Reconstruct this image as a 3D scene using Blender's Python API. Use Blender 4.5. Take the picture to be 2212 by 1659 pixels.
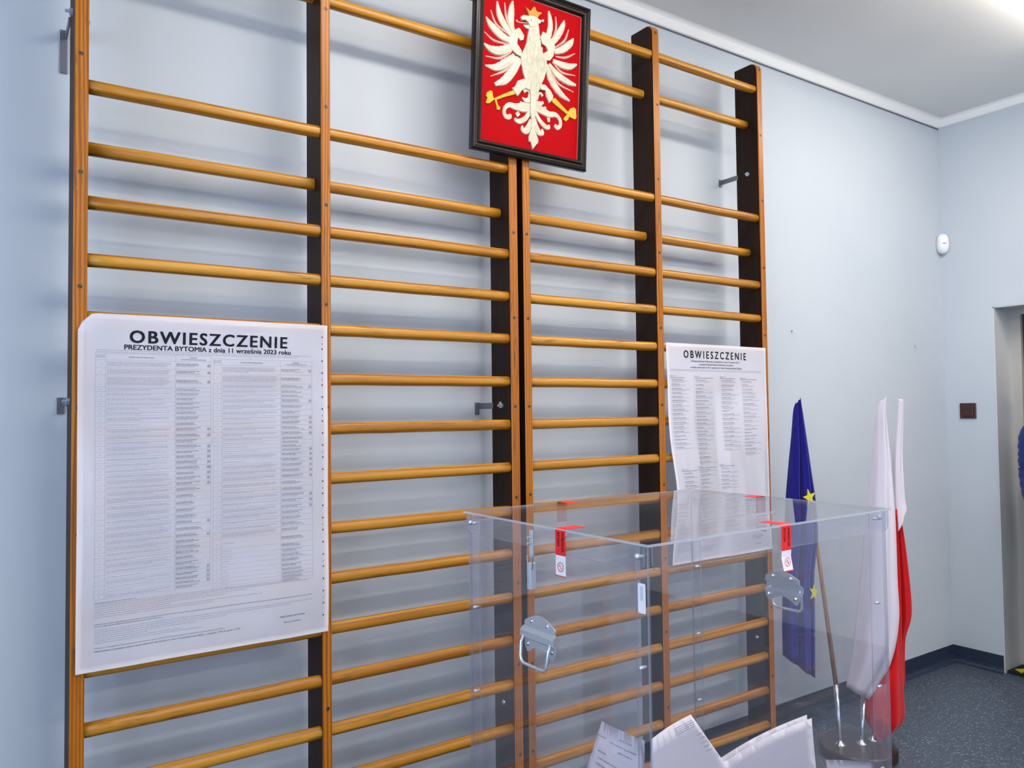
import bpy, bmesh, math, random
from mathutils import Vector, Matrix
import numpy as np

random.seed(7)
for o in list(bpy.data.objects):
    bpy.data.objects.remove(o, do_unlink=True)
scene = bpy.context.scene
C = scene.collection

# ------------------------------------------------------------------ camera
YAW, PITCH, ROLL = 0.5967, 0.0345, -0.0114
fw = Vector((math.sin(YAW)*math.cos(PITCH), math.cos(YAW)*math.cos(PITCH), math.sin(PITCH)))
rt = Vector((math.cos(YAW), -math.sin(YAW), 0))
up = rt.cross(fw)
rt2 = rt*math.cos(ROLL) + up*math.sin(ROLL)
up2 = up*math.cos(ROLL) - rt*math.sin(ROLL)
cd = bpy.data.cameras.new('camera')
cam = bpy.data.objects.new('camera', cd)
C.objects.link(cam)
m = Matrix((rt2, up2, -fw)).transposed().to_4x4()
m.translation = Vector((0, -2.2827, 1.42))
cam.matrix_world = m
cd.sensor_fit = 'HORIZONTAL'
cd.sensor_width = 36
cd.lens = 36*1690.53/2212
cd.clip_start = 0.02
scene.camera = cam

# ------------------------------------------------------------------ world, light, exposure
w = bpy.data.worlds.new('world')
scene.world = w
w.use_nodes = True
w.node_tree.nodes['Background'].inputs[0].default_value = (0.55, 0.68, 0.95, 1)
w.node_tree.nodes['Background'].inputs[1].default_value = 0.8
vs = scene.view_settings
vs.view_transform = 'Standard'
vs.look = 'None'
vs.gamma = 1
vs.use_curve_mapping = False
vs.exposure = 0.46
try:
    scene.cycles.transparent_max_bounces = 40
    scene.cycles.max_bounces = 10
    scene.cycles.diffuse_bounces = 6
    scene.cycles.caustics_reflective = False
    scene.cycles.caustics_refractive = False
except Exception:
    pass
WINDOW_POWER = 62.0
LAMP_STRENGTH = 20.0          # row nearest the wall bars
LAMP_STRENGTH_FAR = 23.0     # rows further into the room
XL, XR, YF, ZC = -2.6, 4.511, -5.4, 3.045       # the room: left, right, far front wall, ceiling
WINS = [('front', 0.1, 1.7), ('front', 2.3, 3.9), ('left', -2.4, -0.9), ('left', -4.6, -3.1)]   # window openings (wall, from, to)
for (wl_, a, b) in WINS:                         # daylight entering at each window
    ld = bpy.data.lights.new('window_daylight', 'AREA')
    ld.shape = 'RECTANGLE'; ld.size = b-a; ld.size_y = 1.6
    ld.energy = WINDOW_POWER*(0.15 if wl_ == 'front' else 1.0); ld.color = (0.66, 0.79, 1.0)
    lo = bpy.data.objects.new('window_daylight', ld)
    lo.location = ((a+b)/2, YF-0.12, 1.75) if wl_ == 'front' else (XL-0.12, (a+b)/2, 1.75)
    lo.rotation_euler = (math.radians(90), 0, 0 if wl_ == 'front' else math.radians(-90))
    C.objects.link(lo)

# ------------------------------------------------------------------ materials
def srgb(r, g, b):
    f = lambda c: (c/255/12.92) if c/255 <= 0.04045 else ((c/255+0.055)/1.055)**2.4
    return (f(r), f(g), f(b), 1)
M = {}
def mat(name, col, rough=0.5, metal=0.0, spec=0.5):
    mm = bpy.data.materials.new(name); mm.use_nodes = True
    b = mm.node_tree.nodes['Principled BSDF']
    b.inputs['Base Color'].default_value = col
    b.inputs['Roughness'].default_value = rough
    b.inputs['Metallic'].default_value = metal
    b.inputs['Specular IOR Level'].default_value = spec
    M[name] = mm
    return mm, mm.node_tree, b
def N(nt, t, **kw):
    n = nt.nodes.new(t)
    for k, v in kw.items(): setattr(n, k, v)
    return n
def coords(nt, scale, out='Object'):
    tc = N(nt, 'ShaderNodeTexCoord'); mp = N(nt, 'ShaderNodeMapping')
    mp.inputs['Scale'].default_value = scale
    nt.links.new(tc.outputs[out], mp.inputs['Vector'])
    return mp.outputs['Vector']
def noise(nt, vec, sc, det=4, rough=0.55, dist=0.0):
    n = N(nt, 'ShaderNodeTexNoise')
    n.inputs['Scale'].default_value = sc; n.inputs['Detail'].default_value = det
    n.inputs['Roughness'].default_value = rough; n.inputs['Distortion'].default_value = dist
    nt.links.new(vec, n.inputs['Vector'])
    return n.outputs['Fac']
def ramp(nt, fac, stops):
    r = N(nt, 'ShaderNodeValToRGB')
    el = r.color_ramp.elements
    while len(el) < len(stops): el.new(0.5)
    for e, (p, c) in zip(el, stops): e.position = p; e.color = c
    nt.links.new(fac, r.inputs['Fac'])
    return r.outputs['Color']
def mixc(nt, fac, a, b, mode='MIX'):
    n = N(nt, 'ShaderNodeMix', data_type='RGBA', blend_type=mode)
    for s, v in ((n.inputs['Factor'], fac), (n.inputs['A'], a), (n.inputs['B'], b)):
        if hasattr(v, 'is_linked'): nt.links.new(v, s)
        else: s.default_value = v
    return n.outputs['Result']
def bump(nt, b, h, strength=0.2, dist=0.002):
    n = N(nt, 'ShaderNodeBump'); n.inputs['Strength'].default_value = strength; n.inputs['Distance'].default_value = dist
    nt.links.new(h, n.inputs['Height']); nt.links.new(n.outputs['Normal'], b.inputs['Normal'])

def wall_mat(name, c1, c2):
    mm, nt, b = mat(name, c1, 0.62, spec=0.3)
    v = coords(nt, (1, 1, 1))
    nt.links.new(mixc(nt, ramp(nt, noise(nt, v, 1.6, 5), [(0.35, (0, 0, 0, 1)), (0.7, (1, 1, 1, 1))]), c1, c2), b.inputs['Base Color'])
    bump(nt, b, noise(nt, v, 220, 3), 0.12, 0.0008)
wall_mat('wall_paint', srgb(196, 202, 208), srgb(191, 198, 205))
wall_mat('ceiling_paint', srgb(236, 233, 228), srgb(232, 229, 224))
mat('trim_paint', srgb(248, 245, 240), 0.5)
mat('gap_dark', srgb(110, 112, 118), 0.7)
mat('reveal_paint', srgb(206, 208, 208), 0.4)
mat('door_frame_paint', srgb(186, 182, 174), 0.35)
mat('door_olive', srgb(66, 60, 40), 0.5)
mat('plain_white', srgb(236, 236, 234), 0.35)
mat('plain_grey', srgb(150, 152, 154), 0.4)
mat('window_glass_frame', srgb(230, 230, 228), 0.4)

mm, nt, b = mat('vinyl_floor', srgb(70, 82, 98), 0.42)
v = coords(nt, (1, 1, 1))
vo = N(nt, 'ShaderNodeTexVoronoi'); vo.inputs['Scale'].default_value = 190; nt.links.new(v, vo.inputs['Vector'])
sep = N(nt, 'ShaderNodeSeparateColor'); nt.links.new(vo.outputs['Color'], sep.inputs['Color'])
spk = ramp(nt, sep.outputs['Red'], [(0.0, srgb(52, 60, 72)), (0.35, srgb(68, 76, 88)), (0.8, srgb(80, 88, 102)), (0.93, srgb(90, 98, 112)), (0.965, srgb(150, 158, 172))])
nt.links.new(mixc(nt, noise(nt, v, 2.2, 3), spk, srgb(66, 78, 94), 'MIX'), b.inputs['Base Color'])
nt.links.new(mixc(nt, 0.28, spk, srgb(66, 78, 94)), b.inputs['Base Color'])
mm, nt, b = mat('vinyl_skirting', srgb(40, 52, 80), 0.4)
v = coords(nt, (1, 1, 1))
nt.links.new(ramp(nt, noise(nt, v, 120, 3, 0.7), [(0.35, srgb(30, 37, 52)), (0.6, srgb(47, 57, 78)), (0.75, srgb(78, 88, 108))]), b.inputs['Base Color'])

def wood(name, axis, c_dark, c_mid, c_light, rough=0.32, worn=True, wear_col=(0.05, 0.03, 0.015, 1)):
    mm, nt, b = mat(name, c_mid, rough, spec=0.5)
    s = {'X': (1.2, 26, 26), 'Z': (26, 26, 1.2)}[axis]
    v = coords(nt, s)
    wv = N(nt, 'ShaderNodeTexWave', wave_type='BANDS', bands_direction='Y' if axis == 'X' else 'X')
    wv.inputs['Scale'].default_value = 1.0 if axis == 'X' else 1.3; wv.inputs['Distortion'].default_value = 6.0 if axis == 'X' else 9.0
    wv.inputs['Detail'].default_value = 3; wv.inputs['Detail Scale'].default_value = 0.7
    nt.links.new(v, wv.inputs['Vector'])
    col = ramp(nt, wv.outputs['Fac'], [(0.05, c_dark), (0.45, c_mid), (0.95, c_light)])
    col = mixc(nt, ramp(nt, noise(nt, v, 0.6, 4), [(0.3, (0, 0, 0, 1)), (0.75, (1, 1, 1, 1))]), col, mixc(nt, 0.5, c_dark, c_mid))
    if worn:
        s2 = {'X': (9, 130, 130), 'Z': (130, 130, 9)}[axis]
        v2 = coords(nt, s2)
        f = ramp(nt, noise(nt, v2, 1.0, 5, 0.75), [(0.53, (0, 0, 0, 1)), (0.64, (1, 1, 1, 1))])
        v3 = coords(nt, (3.0, 9, 9) if axis == 'X' else (9, 9, 3))
        g = ramp(nt, noise(nt, v3, 1.0, 3), [(0.46, (0, 0, 0, 1)), (0.60, (1, 1, 1, 1))])
        mul = mixc(nt, 1.0, f, g, 'MULTIPLY')
        mul2 = mixc(nt, 1.0, mul, (0.62, 0.62, 0.62, 1), 'MULTIPLY')
        col = mixc(nt, mul2, col, wear_col)
    nt.links.new(col, b.inputs['Base Color'])
    bump(nt, b, noise(nt, v, 1.4, 5), 0.15, 0.001)
wood('rung_wood', 'X', srgb(144, 86, 12), srgb(186, 124, 28), srgb(202, 144, 44))
wood('upright_wood', 'Z', srgb(138, 72, 8), srgb(182, 106, 18), srgb(196, 124, 32), 0.36)
wood('pole_wood', 'Z', srgb(168, 104, 52), srgb(190, 126, 72), srgb(200, 140, 84), 0.35, worn=False)
wood('frame_wood', 'Z', srgb(16, 11, 8), srgb(28, 20, 15), srgb(40, 30, 22), 0.28, worn=False)
wood('base_wood', 'X', srgb(34, 24, 16), srgb(52, 38, 26), srgb(62, 46, 32), 0.3, worn=False)
for nm_, sp_ in (('frame_wood', 0.25), ('upright_wood', 0.3), ('rung_wood', 0.4)): M[nm_].node_tree.nodes['Principled BSDF'].inputs['Specular IOR Level'].default_value = sp_
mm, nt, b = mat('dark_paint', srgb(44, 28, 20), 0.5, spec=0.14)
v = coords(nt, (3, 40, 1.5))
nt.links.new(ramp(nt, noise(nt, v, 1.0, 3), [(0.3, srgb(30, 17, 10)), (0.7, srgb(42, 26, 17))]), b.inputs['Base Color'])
mat('screw_steel', srgb(88, 78, 62), 0.45, 0.6)
mat('dark_slot', srgb(24, 18, 14), 0.8)
mat('zinc', srgb(206, 216, 226), 0.36, 0.7)
mat('dull_zinc', srgb(112, 116, 122), 0.5, 0.5)
mat('chrome', srgb(220, 222, 226), 0.12, 1.0)

mm, nt, b = mat('paper', srgb(246, 244, 251), 0.7, spec=0.2)
v = coords(nt, (1, 1, 1))
bump(nt, b, noise(nt, v, 9, 4), 0.25, 0.004)
b.inputs['Transmission Weight'].default_value = 0.0
mat('ink', srgb(38, 36, 42), 0.8, spec=0.1)
mat('ink_grey', srgb(122, 120, 130), 0.8, spec=0.1)
mat('ink_light', srgb(178, 176, 188), 0.8, spec=0.1)
mat('red_field', srgb(164, 0, 8), 0.7, spec=0.08)
mm, nt, b = mat('eagle_white', srgb(196, 188, 166), 0.42)
v = coords(nt, (1, 1, 1))
nt.links.new(ramp(nt, noise(nt, v, 40, 3), [(0.3, srgb(178, 170, 146)), (0.7, srgb(200, 194, 174))]), b.inputs['Base Color'])
mm, nt, b = mat('eagle_scaled', srgb(192, 185, 164), 0.42)
v = coords(nt, (90, 90, 42))
vo = N(nt, 'ShaderNodeTexVoronoi'); vo.inputs['Scale'].default_value = 1.0; nt.links.new(v, vo.inputs['Vector'])
bump(nt, b, vo.outputs['Distance'], 0.9, 0.004)
mat('eagle_pink', srgb(206, 150, 134), 0.5)
mat('gold', srgb(206, 160, 34), 0.38, 0.15)
mat('gold_orange', srgb(190, 122, 34), 0.4, 0.2)
def cloth(name, col, tl=0.25, rough=0.75, sheen=0.2):
    mm, nt, b = mat(name, col, rough, spec=0.25)
    b.inputs['Sheen Weight'].default_value = sheen
    out = nt.nodes['Material Output']
    t = N(nt, 'ShaderNodeBsdfTranslucent'); t.inputs['Color'].default_value = col
    ms = N(nt, 'ShaderNodeMixShader'); ms.inputs[0].default_value = tl
    nt.links.new(b.outputs[0], ms.inputs[1]); nt.links.new(t.outputs[0], ms.inputs[2])
    nt.links.new(ms.outputs[0], out.inputs['Surface'])
    v = coords(nt, (1, 1, 1)); bump(nt, b, noise(nt, v, 900, 2), 0.1, 0.0005)
cloth('flag_blue', srgb(22, 16, 128), 0.12)
cloth('flag_white', srgb(238, 232, 240), 0.3)
cloth('flag_red', srgb(214, 8, 16), 0.2)
cloth('flag_yellow', srgb(226, 214, 44), 0.1)
mat('jacket_blue', srgb(14, 42, 108), 0.5)
mat('trousers_dark', srgb(24, 24, 26), 0.8)
mat('skin', srgb(214, 166, 140), 0.5)
mat('hair', srgb(60, 44, 34), 0.6)
mat('shoe_black', srgb(20, 20, 22), 0.4)
mat('mat_black', srgb(22, 22, 24), 0.9)
mat('mat_yellow', srgb(226, 206, 30), 0.6)
mat('switch_brown', srgb(66, 28, 20), 0.3)
mat('tape_red', srgb(236, 28, 30), 0.45)
mat('tape_ink', srgb(120, 10, 14), 0.6)
mat('label_white', srgb(240, 238, 240), 0.4)
for nm_, st_ in (('lamp_diffuser', LAMP_STRENGTH), ('lamp_diffuser_far', LAMP_STRENGTH_FAR)):
    mm, nt, b = mat(nm_, (1, 1, 1, 1), 0.4)
    b.inputs['Emission Color'].default_value = (1.0, 0.94, 0.86, 1)
    b.inputs['Emission Strength'].default_value = st_

def clear(name, tint, base, haze, hazecol=(0.8, 0.82, 0.95, 1), rough=0.02):
    """thin clear acrylic: lets light straight through, mirrors more at glancing angles, a trace of dust (on the rim, whitening as highlight)"""
    mm = bpy.data.materials.new(name); mm.use_nodes = True; nt = mm.node_tree; M[name] = mm
    nt.nodes.remove(nt.nodes['Principled BSDF']); out = nt.nodes['Material Output']
    lw = N(nt, 'ShaderNodeLayerWeight'); lw.inputs['Blend'].default_value = 0.5
    p = N(nt, 'ShaderNodeMath', operation='POWER'); nt.links.new(lw.outputs['Facing'], p.inputs[0]); p.inputs[1].default_value = 3.2
    q = N(nt, 'ShaderNodeMath', operation='MULTIPLY_ADD'); nt.links.new(p.outputs[0], q.inputs[0]); q.inputs[1].default_value = 0.6; q.inputs[2].default_value = base
    tr = N(nt, 'ShaderNodeBsdfTransparent'); tr.inputs['Color'].default_value = tint
    gl = N(nt, 'ShaderNodeBsdfGlossy'); gl.inputs['Roughness'].default_value = rough
    di = N(nt, 'ShaderNodeBsdfDiffuse'); di.inputs['Color'].default_value = hazecol
    m1 = N(nt, 'ShaderNodeMixShader'); m1.inputs[0].default_value = haze
    nt.links.new(tr.outputs[0], m1.inputs[1]); nt.links.new(di.outputs[0], m1.inputs[2])
    m2 = N(nt, 'ShaderNodeMixShader'); nt.links.new(q.outputs[0], m2.inputs[0])
    nt.links.new(m1.outputs[0], m2.inputs[1]); nt.links.new(gl.outputs[0], m2.inputs[2])
    nt.links.new(m2.outputs[0], out.inputs['Surface'])
clear('acrylic', (0.985, 0.985, 0.995, 1), 0.048, 0.007)
clear('acrylic_edge', (0.72, 0.74, 0.84, 1), 0.2, 0.14, (0.75, 0.78, 0.88, 1), 0.1)
clear('acrylic_rim_glint', (0.7, 0.72, 0.8, 1), 0.3, 0.45, (0.85, 0.87, 0.93, 1), 0.08)  # whitened so the lid edge and slot walls carry a painted highlight
clear('window_glass', (0.97, 0.98, 1, 1), 0.04, 0.0)

# ------------------------------------------------------------------ helpers
def link(name, me, parent=None):
    o = bpy.data.objects.new(name, me); C.objects.link(o)
    if parent: o.parent = parent
    return o
def obj(name, bm, mats, parent=None, smooth=False, off=None):
    """bm vertices are in the parent's space (or in world space moved back by off)"""
    bmesh.ops.recalc_face_normals(bm, faces=bm.faces)
    return obj_raw(name, bm, mats, parent, smooth, off)
def obj_raw(name, bm, mats, parent=None, smooth=False, off=None):
    if off is not None: bmesh.ops.translate(bm, verts=bm.verts, vec=-Vector(off))
    me = bpy.data.meshes.new(name)
    bm.to_mesh(me); bm.free()
    for x in (mats if isinstance(mats, (list, tuple)) else [mats]): me.materials.append(M[x])
    if smooth:
        for p in me.polygons: p.use_smooth = True
    return link(name, me, parent)
def tag(o, label, cat, group=None):
    o['label'] = label; o['category'] = cat
    if group: o['group'] = group
    return o
def struct(o): o['kind'] = 'structure'; return o
def empty(name, loc, rz=0.0):
    o = bpy.data.objects.new(name, None); o.empty_display_size = 0.05
    o.location = loc; o.rotation_euler = (0, 0, rz); C.objects.link(o); return o
def box(bm, x0, x1, y0, y1, z0, z1, mi=0):
    vs_ = [bm.verts.new(p) for p in ((x0, y0, z0), (x1, y0, z0), (x1, y1, z0), (x0, y1, z0), (x0, y0, z1), (x1, y0, z1), (x1, y1, z1), (x0, y1, z1))]
    fs = []
    for f in ((0, 3, 2, 1), (4, 5, 6, 7), (0, 1, 5, 4), (1, 2, 6, 5), (2, 3, 7, 6), (3, 0, 4, 7)):
        q = bm.faces.new([vs_[i] for i in f]); q.material_index = mi; fs.append(q)
    return fs
def bbox(x0, x1, y0, y1, z0, z1): bm = bmesh.new(); box(bm, x0, x1, y0, y1, z0, z1); return bm
def rbox(x0, x1, y0, y1, z0, z1, r=0.002, seg=2):
    bm = bbox(x0, x1, y0, y1, z0, z1)
    bmesh.ops.bevel(bm, geom=list(bm.edges), offset=r, segments=seg, affect='EDGES', profile=0.5)
    return bm
def tube(bm, pts, rad, n=10, cap=True, closed=False):
    pts = [Vector(p) for p in pts]; rings = []
    ref = None
    for i, p in enumerate(pts):
        a = pts[i-1] if i > 0 else (pts[-1] if closed else p); c = pts[(i+1) % len(pts)] if (i < len(pts)-1 or closed) else p
        t = (c-a).normalized()
        if ref is None: ref = Vector((0, 0, 1)) if abs(t.z) < 0.9 else Vector((1, 0, 0))
        u = t.cross(ref).normalized(); v_ = t.cross(u).normalized(); ref = u.cross(t)*-1 if False else ref
        r = rad[i] if isinstance(rad, (list, tuple)) else rad
        rings.append([bm.verts.new(p + u*(r*math.cos(2*math.pi*k/n)) + v_*(r*math.sin(2*math.pi*k/n))) for k in range(n)])
    m_ = len(rings)
    for i in range(m_ if closed else m_-1):
        A, B = rings[i], rings[(i+1) % m_]
        for k in range(n): bm.faces.new((A[k], A[(k+1) % n], B[(k+1) % n], B[k]))
    if cap and not closed: bm.faces.new(rings[0][::-1]); bm.faces.new(rings[-1])
def lathe(bm, prof, n=32, ctr=(0, 0, 0)):
    rings = []
    for r, z in prof:
        rings.append([bm.verts.new((ctr[0]+r*math.cos(2*math.pi*k/n), ctr[1]+r*math.sin(2*math.pi*k/n), ctr[2]+z)) for k in range(n)] if r > 1e-6 else [bm.verts.new((ctr[0], ctr[1], ctr[2]+z))])
    for A, B in zip(rings, rings[1:]):
        for k in range(n):
            k2 = (k+1) % n
            if len(A) == 1 and len(B) == 1: continue
            if len(A) == 1: bm.faces.new((A[0], B[k], B[k2]))
            elif len(B) == 1: bm.faces.new((A[k], A[k2], B[0]))
            else: bm.faces.new((A[k], A[k2], B[k2], B[k]))
def slab(bm, poly, to3, d0, d1, mi=0, edge_mi=None):
    """poly (u,v) list extruded between depths d0,d1; to3(u,v,d) -> point"""
    A = [bm.verts.new(to3(u, v_, d0)) for u, v_ in poly]; B = [bm.verts.new(to3(u, v_, d1)) for u, v_ in poly]
    bm.faces.new(A[::-1]).material_index = mi; bm.faces.new(B).material_index = mi
    for i in range(len(A)):
        j = (i+1) % len(A)
        bm.faces.new((A[i], A[j], B[j], B[i])).material_index = mi if edge_mi is None else edge_mi
def rrect(x0, x1, y0, y1, r, corners=(1, 1, 1, 1), n=5):
    pts = []
    for (cx, cy, a, on) in ((x0+r, y0+r, 180, corners[0]), (x1-r, y0+r, 270, corners[1]), (x1-r, y1-r, 0, corners[2]), (x0+r, y1-r, 90, corners[3])):
        if on:
            for k in range(n+1):
                t = math.radians(a+90*k/n); pts.append((cx+r*math.cos(t), cy+r*math.sin(t)))
        else:
            t = math.radians(a+45); pts.append((cx+r*math.copysign(1, math.cos(t)), cy+r*math.copysign(1, math.sin(t))))
    return pts
def text_mesh(s, bold=0.0, spacing=1.0):
    cu = bpy.data.curves.new('lettering', 'FONT'); cu.body = s; cu.size = 1.0
    cu.offset = bold; cu.space_character = spacing; cu.resolution_u = 3
    o = bpy.data.objects.new('lettering', cu); C.objects.link(o)
    dg = bpy.context.evaluated_depsgraph_get(); dg.update()
    me = bpy.data.meshes.new_from_object(o.evaluated_get(dg))
    bpy.data.objects.remove(o); bpy.data.curves.remove(cu)
    return me
CAP = max(v_.co.y for v_ in text_mesh('H').vertices)
def add_text(bm, s, to3, x, y, width=None, height=None, bold=0.0, spacing=1.0, align='L', mi=0):
    """cap height 'height', stretched to 'width'; (x,y) is the baseline start (or centre)"""
    me = text_mesh(s, 0.0, spacing)
    xs = [v_.co.x for v_ in me.vertices]
    if not xs: return
    x0, x1 = min(xs), max(xs)
    sy = height/CAP; sx = (width/(x1-x0)) if width else sy
    ox = x - (0 if align == 'L' else (x1-x0)*sx/2)
    for (bx, by) in (((-bold, -bold*0.6), (bold, -bold*0.6), (bold, bold*0.6), (-bold, bold*0.6)) if bold else ((0, 0),)):   # heavier strokes
        vm = [bm.verts.new(to3(ox+(v_.co.x-x0)*sx+bx*sy, y+v_.co.y*sy+by*sy)) for v_ in me.vertices]
        for p in me.polygons:
            try: bm.faces.new([vm[k] for k in p.vertices]).material_index = mi
            except ValueError: pass
    bpy.data.meshes.remove(me)

# ------------------------------------------------------------------ the room
T = 0.2
struct(obj('floor', bbox(XL-T, XR+T+1.4, YF-T, T, -0.1, 0), 'vinyl_floor'))
struct(obj('ceiling', bbox(XL-T, XR+T, YF-T, T, ZC, ZC+0.12), 'ceiling_paint'))
struct(obj('wall_back', bbox(XL-T, XR+T, 0, T, 0, ZC), 'wall_paint'))
DY0, DY1, DZ, REC = -0.262, -1.32, 1.952, 0.19   # door recess in the right wall
bm = bmesh.new()
box(bm, XR, XR+T+0.25, DY0, 0, 0, ZC); box(bm, XR, XR+T+0.25, DY1, DY0, DZ, ZC); box(bm, XR, XR+T+0.25, YF, DY1, 0, ZC)
struct(obj('wall_right', bm, 'wall_paint'))
def window_wall(name, which, lo_, hi_, to3):
    """wall with window openings; to3(u, depth, z)"""
    ws_ = sorted((a, b_) for w_, a, b_ in WINS if w_ == which)
    def bx_(bm, u0, u1, d0, d1, z0, z1):
        p, q = to3(u0, d0), to3(u1, d1)
        box(bm, min(p[0], q[0]), max(p[0], q[0]), min(p[1], q[1]), max(p[1], q[1]), z0, z1)
    bm = bmesh.new(); us = [lo_]+[c for ab in ws_ for c in ab]+[hi_]
    for i in range(0, len(us), 2): bx_(bm, us[i], us[i+1], 0, T, 0, ZC)
    for a, b_ in ws_: bx_(bm, a, b_, 0, T, 0, 0.95); bx_(bm, a, b_, 0, T, 2.55, ZC)
    struct(obj(name, bm, 'wall_paint'))
    for a, b_ in ws_:
        window_wall.n += 1; c = to3((a+b_)/2, 0.1)
        wr = struct(empty('window_%d' % window_wall.n, (c[0], c[1], 0.95)))
        bm = bmesh.new(); md = (a+b_)/2
        for (p, q, r, s) in ((a, b_, 0.95, 1.02), (a, b_, 2.48, 2.55), (a, a+0.07, 1.02, 2.48), (b_-0.07, b_, 1.02, 2.48), (md-0.04, md+0.04, 1.02, 2.48)): bx_(bm, p, q, 0.04, 0.1, r, s)
        obj('window_frame', bm, 'window_glass_frame', wr, off=wr.location)
        for c0, c1 in ((a+0.07, md-0.04), (md+0.04, b_-0.07)):
            bm = bmesh.new(); bx_(bm, c0, c1, 0.07, 0.075, 1.02, 2.48); obj('pane', bm, 'window_glass', wr, off=wr.location)
window_wall.n = 0
window_wall('wall_front', 'front', XL, XR, lambda u, d: (u, YF-d))
window_wall('wall_left', 'left', YF, 0, lambda u, d: (XL-d, u))
# cove trim under the ceiling, with a thin grey cable line below it, doubling as its dark shadow gap
def cove(name, pts, gappts):
    pass
bm = bmesh.new()
prof = [(0, 3.004), (-0.005, 3.004), (-0.010, 3.008), (-0.016, 3.018), (-0.026, 3.036), (-0.034, 3.042), (-0.044, ZC), (0, ZC)]
A = [bm.verts.new((XL, y, z)) for y, z in prof]; B = [bm.verts.new((XR, y, z)) for y, z in prof]
for i in range(len(prof)): j = (i+1) % len(prof); bm.faces.new((A[i], A[j], B[j], B[i]))
bm.faces.new(A); bm.faces.new(B)
t1 = struct(obj('trim_1', bm, 'trim_paint'))
bm = bmesh.new(); tube(bm, [(XL, -0.0035, 3.0005), (XR-0.001, -0.0035, 3.0005)], 0.0032, 6)
obj('shadow_gap_cable', bm, 'gap_dark', t1)
bm = bmesh.new()
A = [bm.verts.new((XR+y, YF, z)) for y, z in prof]; B = [bm.verts.new((XR+y, 0, z)) for y, z in prof]
for i in range(len(prof)): j = (i+1) % len(prof); bm.faces.new((A[i], A[j], B[j], B[i]))
bm.faces.new(A); bm.faces.new(B)
struct(obj('trim_2', bm, 'trim_paint'))
# vinyl skirting with a coved foot
def skirting(name, p0, p1, n):
    bm = bmesh.new(); d = Vector(n)
    prof = [(0, 0), (0.03, 0.0), (0.03, 0.001), (0.014, 0.006), (0.006, 0.016), (0.004, 0.03), (0.003, 0.09), (0, 0.09)]
    A = [bm.verts.new(Vector(p0)+d*a+Vector((0, 0, z))) for a, z in prof]; B = [bm.verts.new(Vector(p1)+d*a+Vector((0, 0, z))) for a, z in prof]
    for i in range(len(prof)): j = (i+1) % len(prof); bm.faces.new((A[i], A[j], B[j], B[i]))
    bm.faces.new(A); bm.faces.new(B)
    struct(obj(name, bm, 'vinyl_skirting'))
skirting('baseboard_back', (XL, 0, 0), (XR, 0, 0), (0, -1, 0))
skirting('baseboard_right', (XR, 0, 0), (XR, DY0, 0), (-1, 0, 0))
# door recess: white reveal, beige frame, dark olive leaf
dr = struct(empty('door_1', (XR+REC, (DY0+DY1)/2, 0)))
bm = bmesh.new()
box(bm, XR+0.002, XR+REC, DY0-0.006, DY0, 0, DZ); box(bm, XR+0.002, XR+REC, DY1, DY1+0.006, 0, DZ); box(bm, XR+0.002, XR+REC, DY1, DY0, DZ-0.006, DZ)
obj('reveal_lining', bm, 'reveal_paint', dr, off=dr.location)
bm = bmesh.new()
FR = 0.056
for f in ((DY0-FR, DY0-0.006, 0, DZ-0.006), (DY1+0.006, DY1+FR, 0, DZ-0.006), (DY1+FR, DY0-FR, DZ-0.035, DZ-0.006)): box(bm, XR+REC-0.004, XR+REC+0.05, f[0], f[1], f[2], f[3])
obj('door_frame', bm, 'door_frame_paint', dr, off=dr.location)
leaf = obj('door_leaf', rbox(XR+REC+0.02, XR+REC+0.06, DY1+FR, DY0-FR, 0.02, DZ-0.035, 0.003), 'door_olive', dr, off=dr.location)
bm = bmesh.new(); tube(bm, [(XR+REC+0.02, DY1+0.16, 1.02), (XR+REC-0.03, DY1+0.16, 1.02), (XR+REC-0.035, DY1+0.27, 1.02)], 0.009, 8)
obj('door_handle', bm, 'zinc', leaf, off=dr.location, smooth=True)
dm = empty('doormat', (XR+0.12, (DY0+DY1)/2, 0))
tag(dm, 'black mat with a yellow arrow on the floor of the door recess', 'mat')
obj('mat_sheet', rbox(XR+0.012, XR+REC-0.006, DY1+0.01, DY0-0.008, 0.001, 0.014, 0.003), 'mat_black', dm, off=dm.location)
bm = bmesh.new(); slab(bm, [(4.575, -0.285), (4.655, -0.335), (4.61, -0.335), (4.61, -0.46), (4.555, -0.46), (4.555, -0.335)][:2]+[(4.625, -0.335), (4.625, -0.47), (4.565, -0.47), (4.565, -0.335), (4.535, -0.335)], lambda u, v_, d: (u, v_, d), 0.0142, 0.0152)
obj('arrow', bm, 'mat_yellow', dm, off=dm.location)

# ------------------------------------------------------------------ ceiling lamps
def make_lamp(loc, label, dm):
    r = empty('ceiling_lamp', loc)
    tag(r, label, 'ceiling lamp', 'linear ceiling lamps')
    L2, W2 = 0.62, 0.11
    obj('housing', rbox(-L2, L2, -W2, W2, -0.03, 0.0, 0.004), 'plain_white', r)
    bm = bmesh.new()
    prof = [(-W2+0.004, -0.03)]+[(-(W2-0.004)*math.cos(math.pi*k/10), -0.03-0.05*math.sin(math.pi*k/10)**0.6) for k in range(1, 10)]+[(W2-0.004, -0.03)]
    A = [bm.verts.new((-L2+0.02, y, z)) for y, z in prof]; B = [bm.verts.new((L2-0.02, y, z)) for y, z in prof]
    for i in range(len(prof)-1): bm.faces.new((A[i], A[i+1], B[i+1], B[i]))
    bm.faces.new(A); bm.faces.new(B)
    obj('diffuser', bm, dm, r)
    for s in (-1, 1): obj('end_cap', rbox(min(s*L2, s*(L2-0.02)), max(s*L2, s*(L2-0.02)), -W2, W2, -0.085, -0.03, 0.003), 'plain_white', r)
    return r
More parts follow.
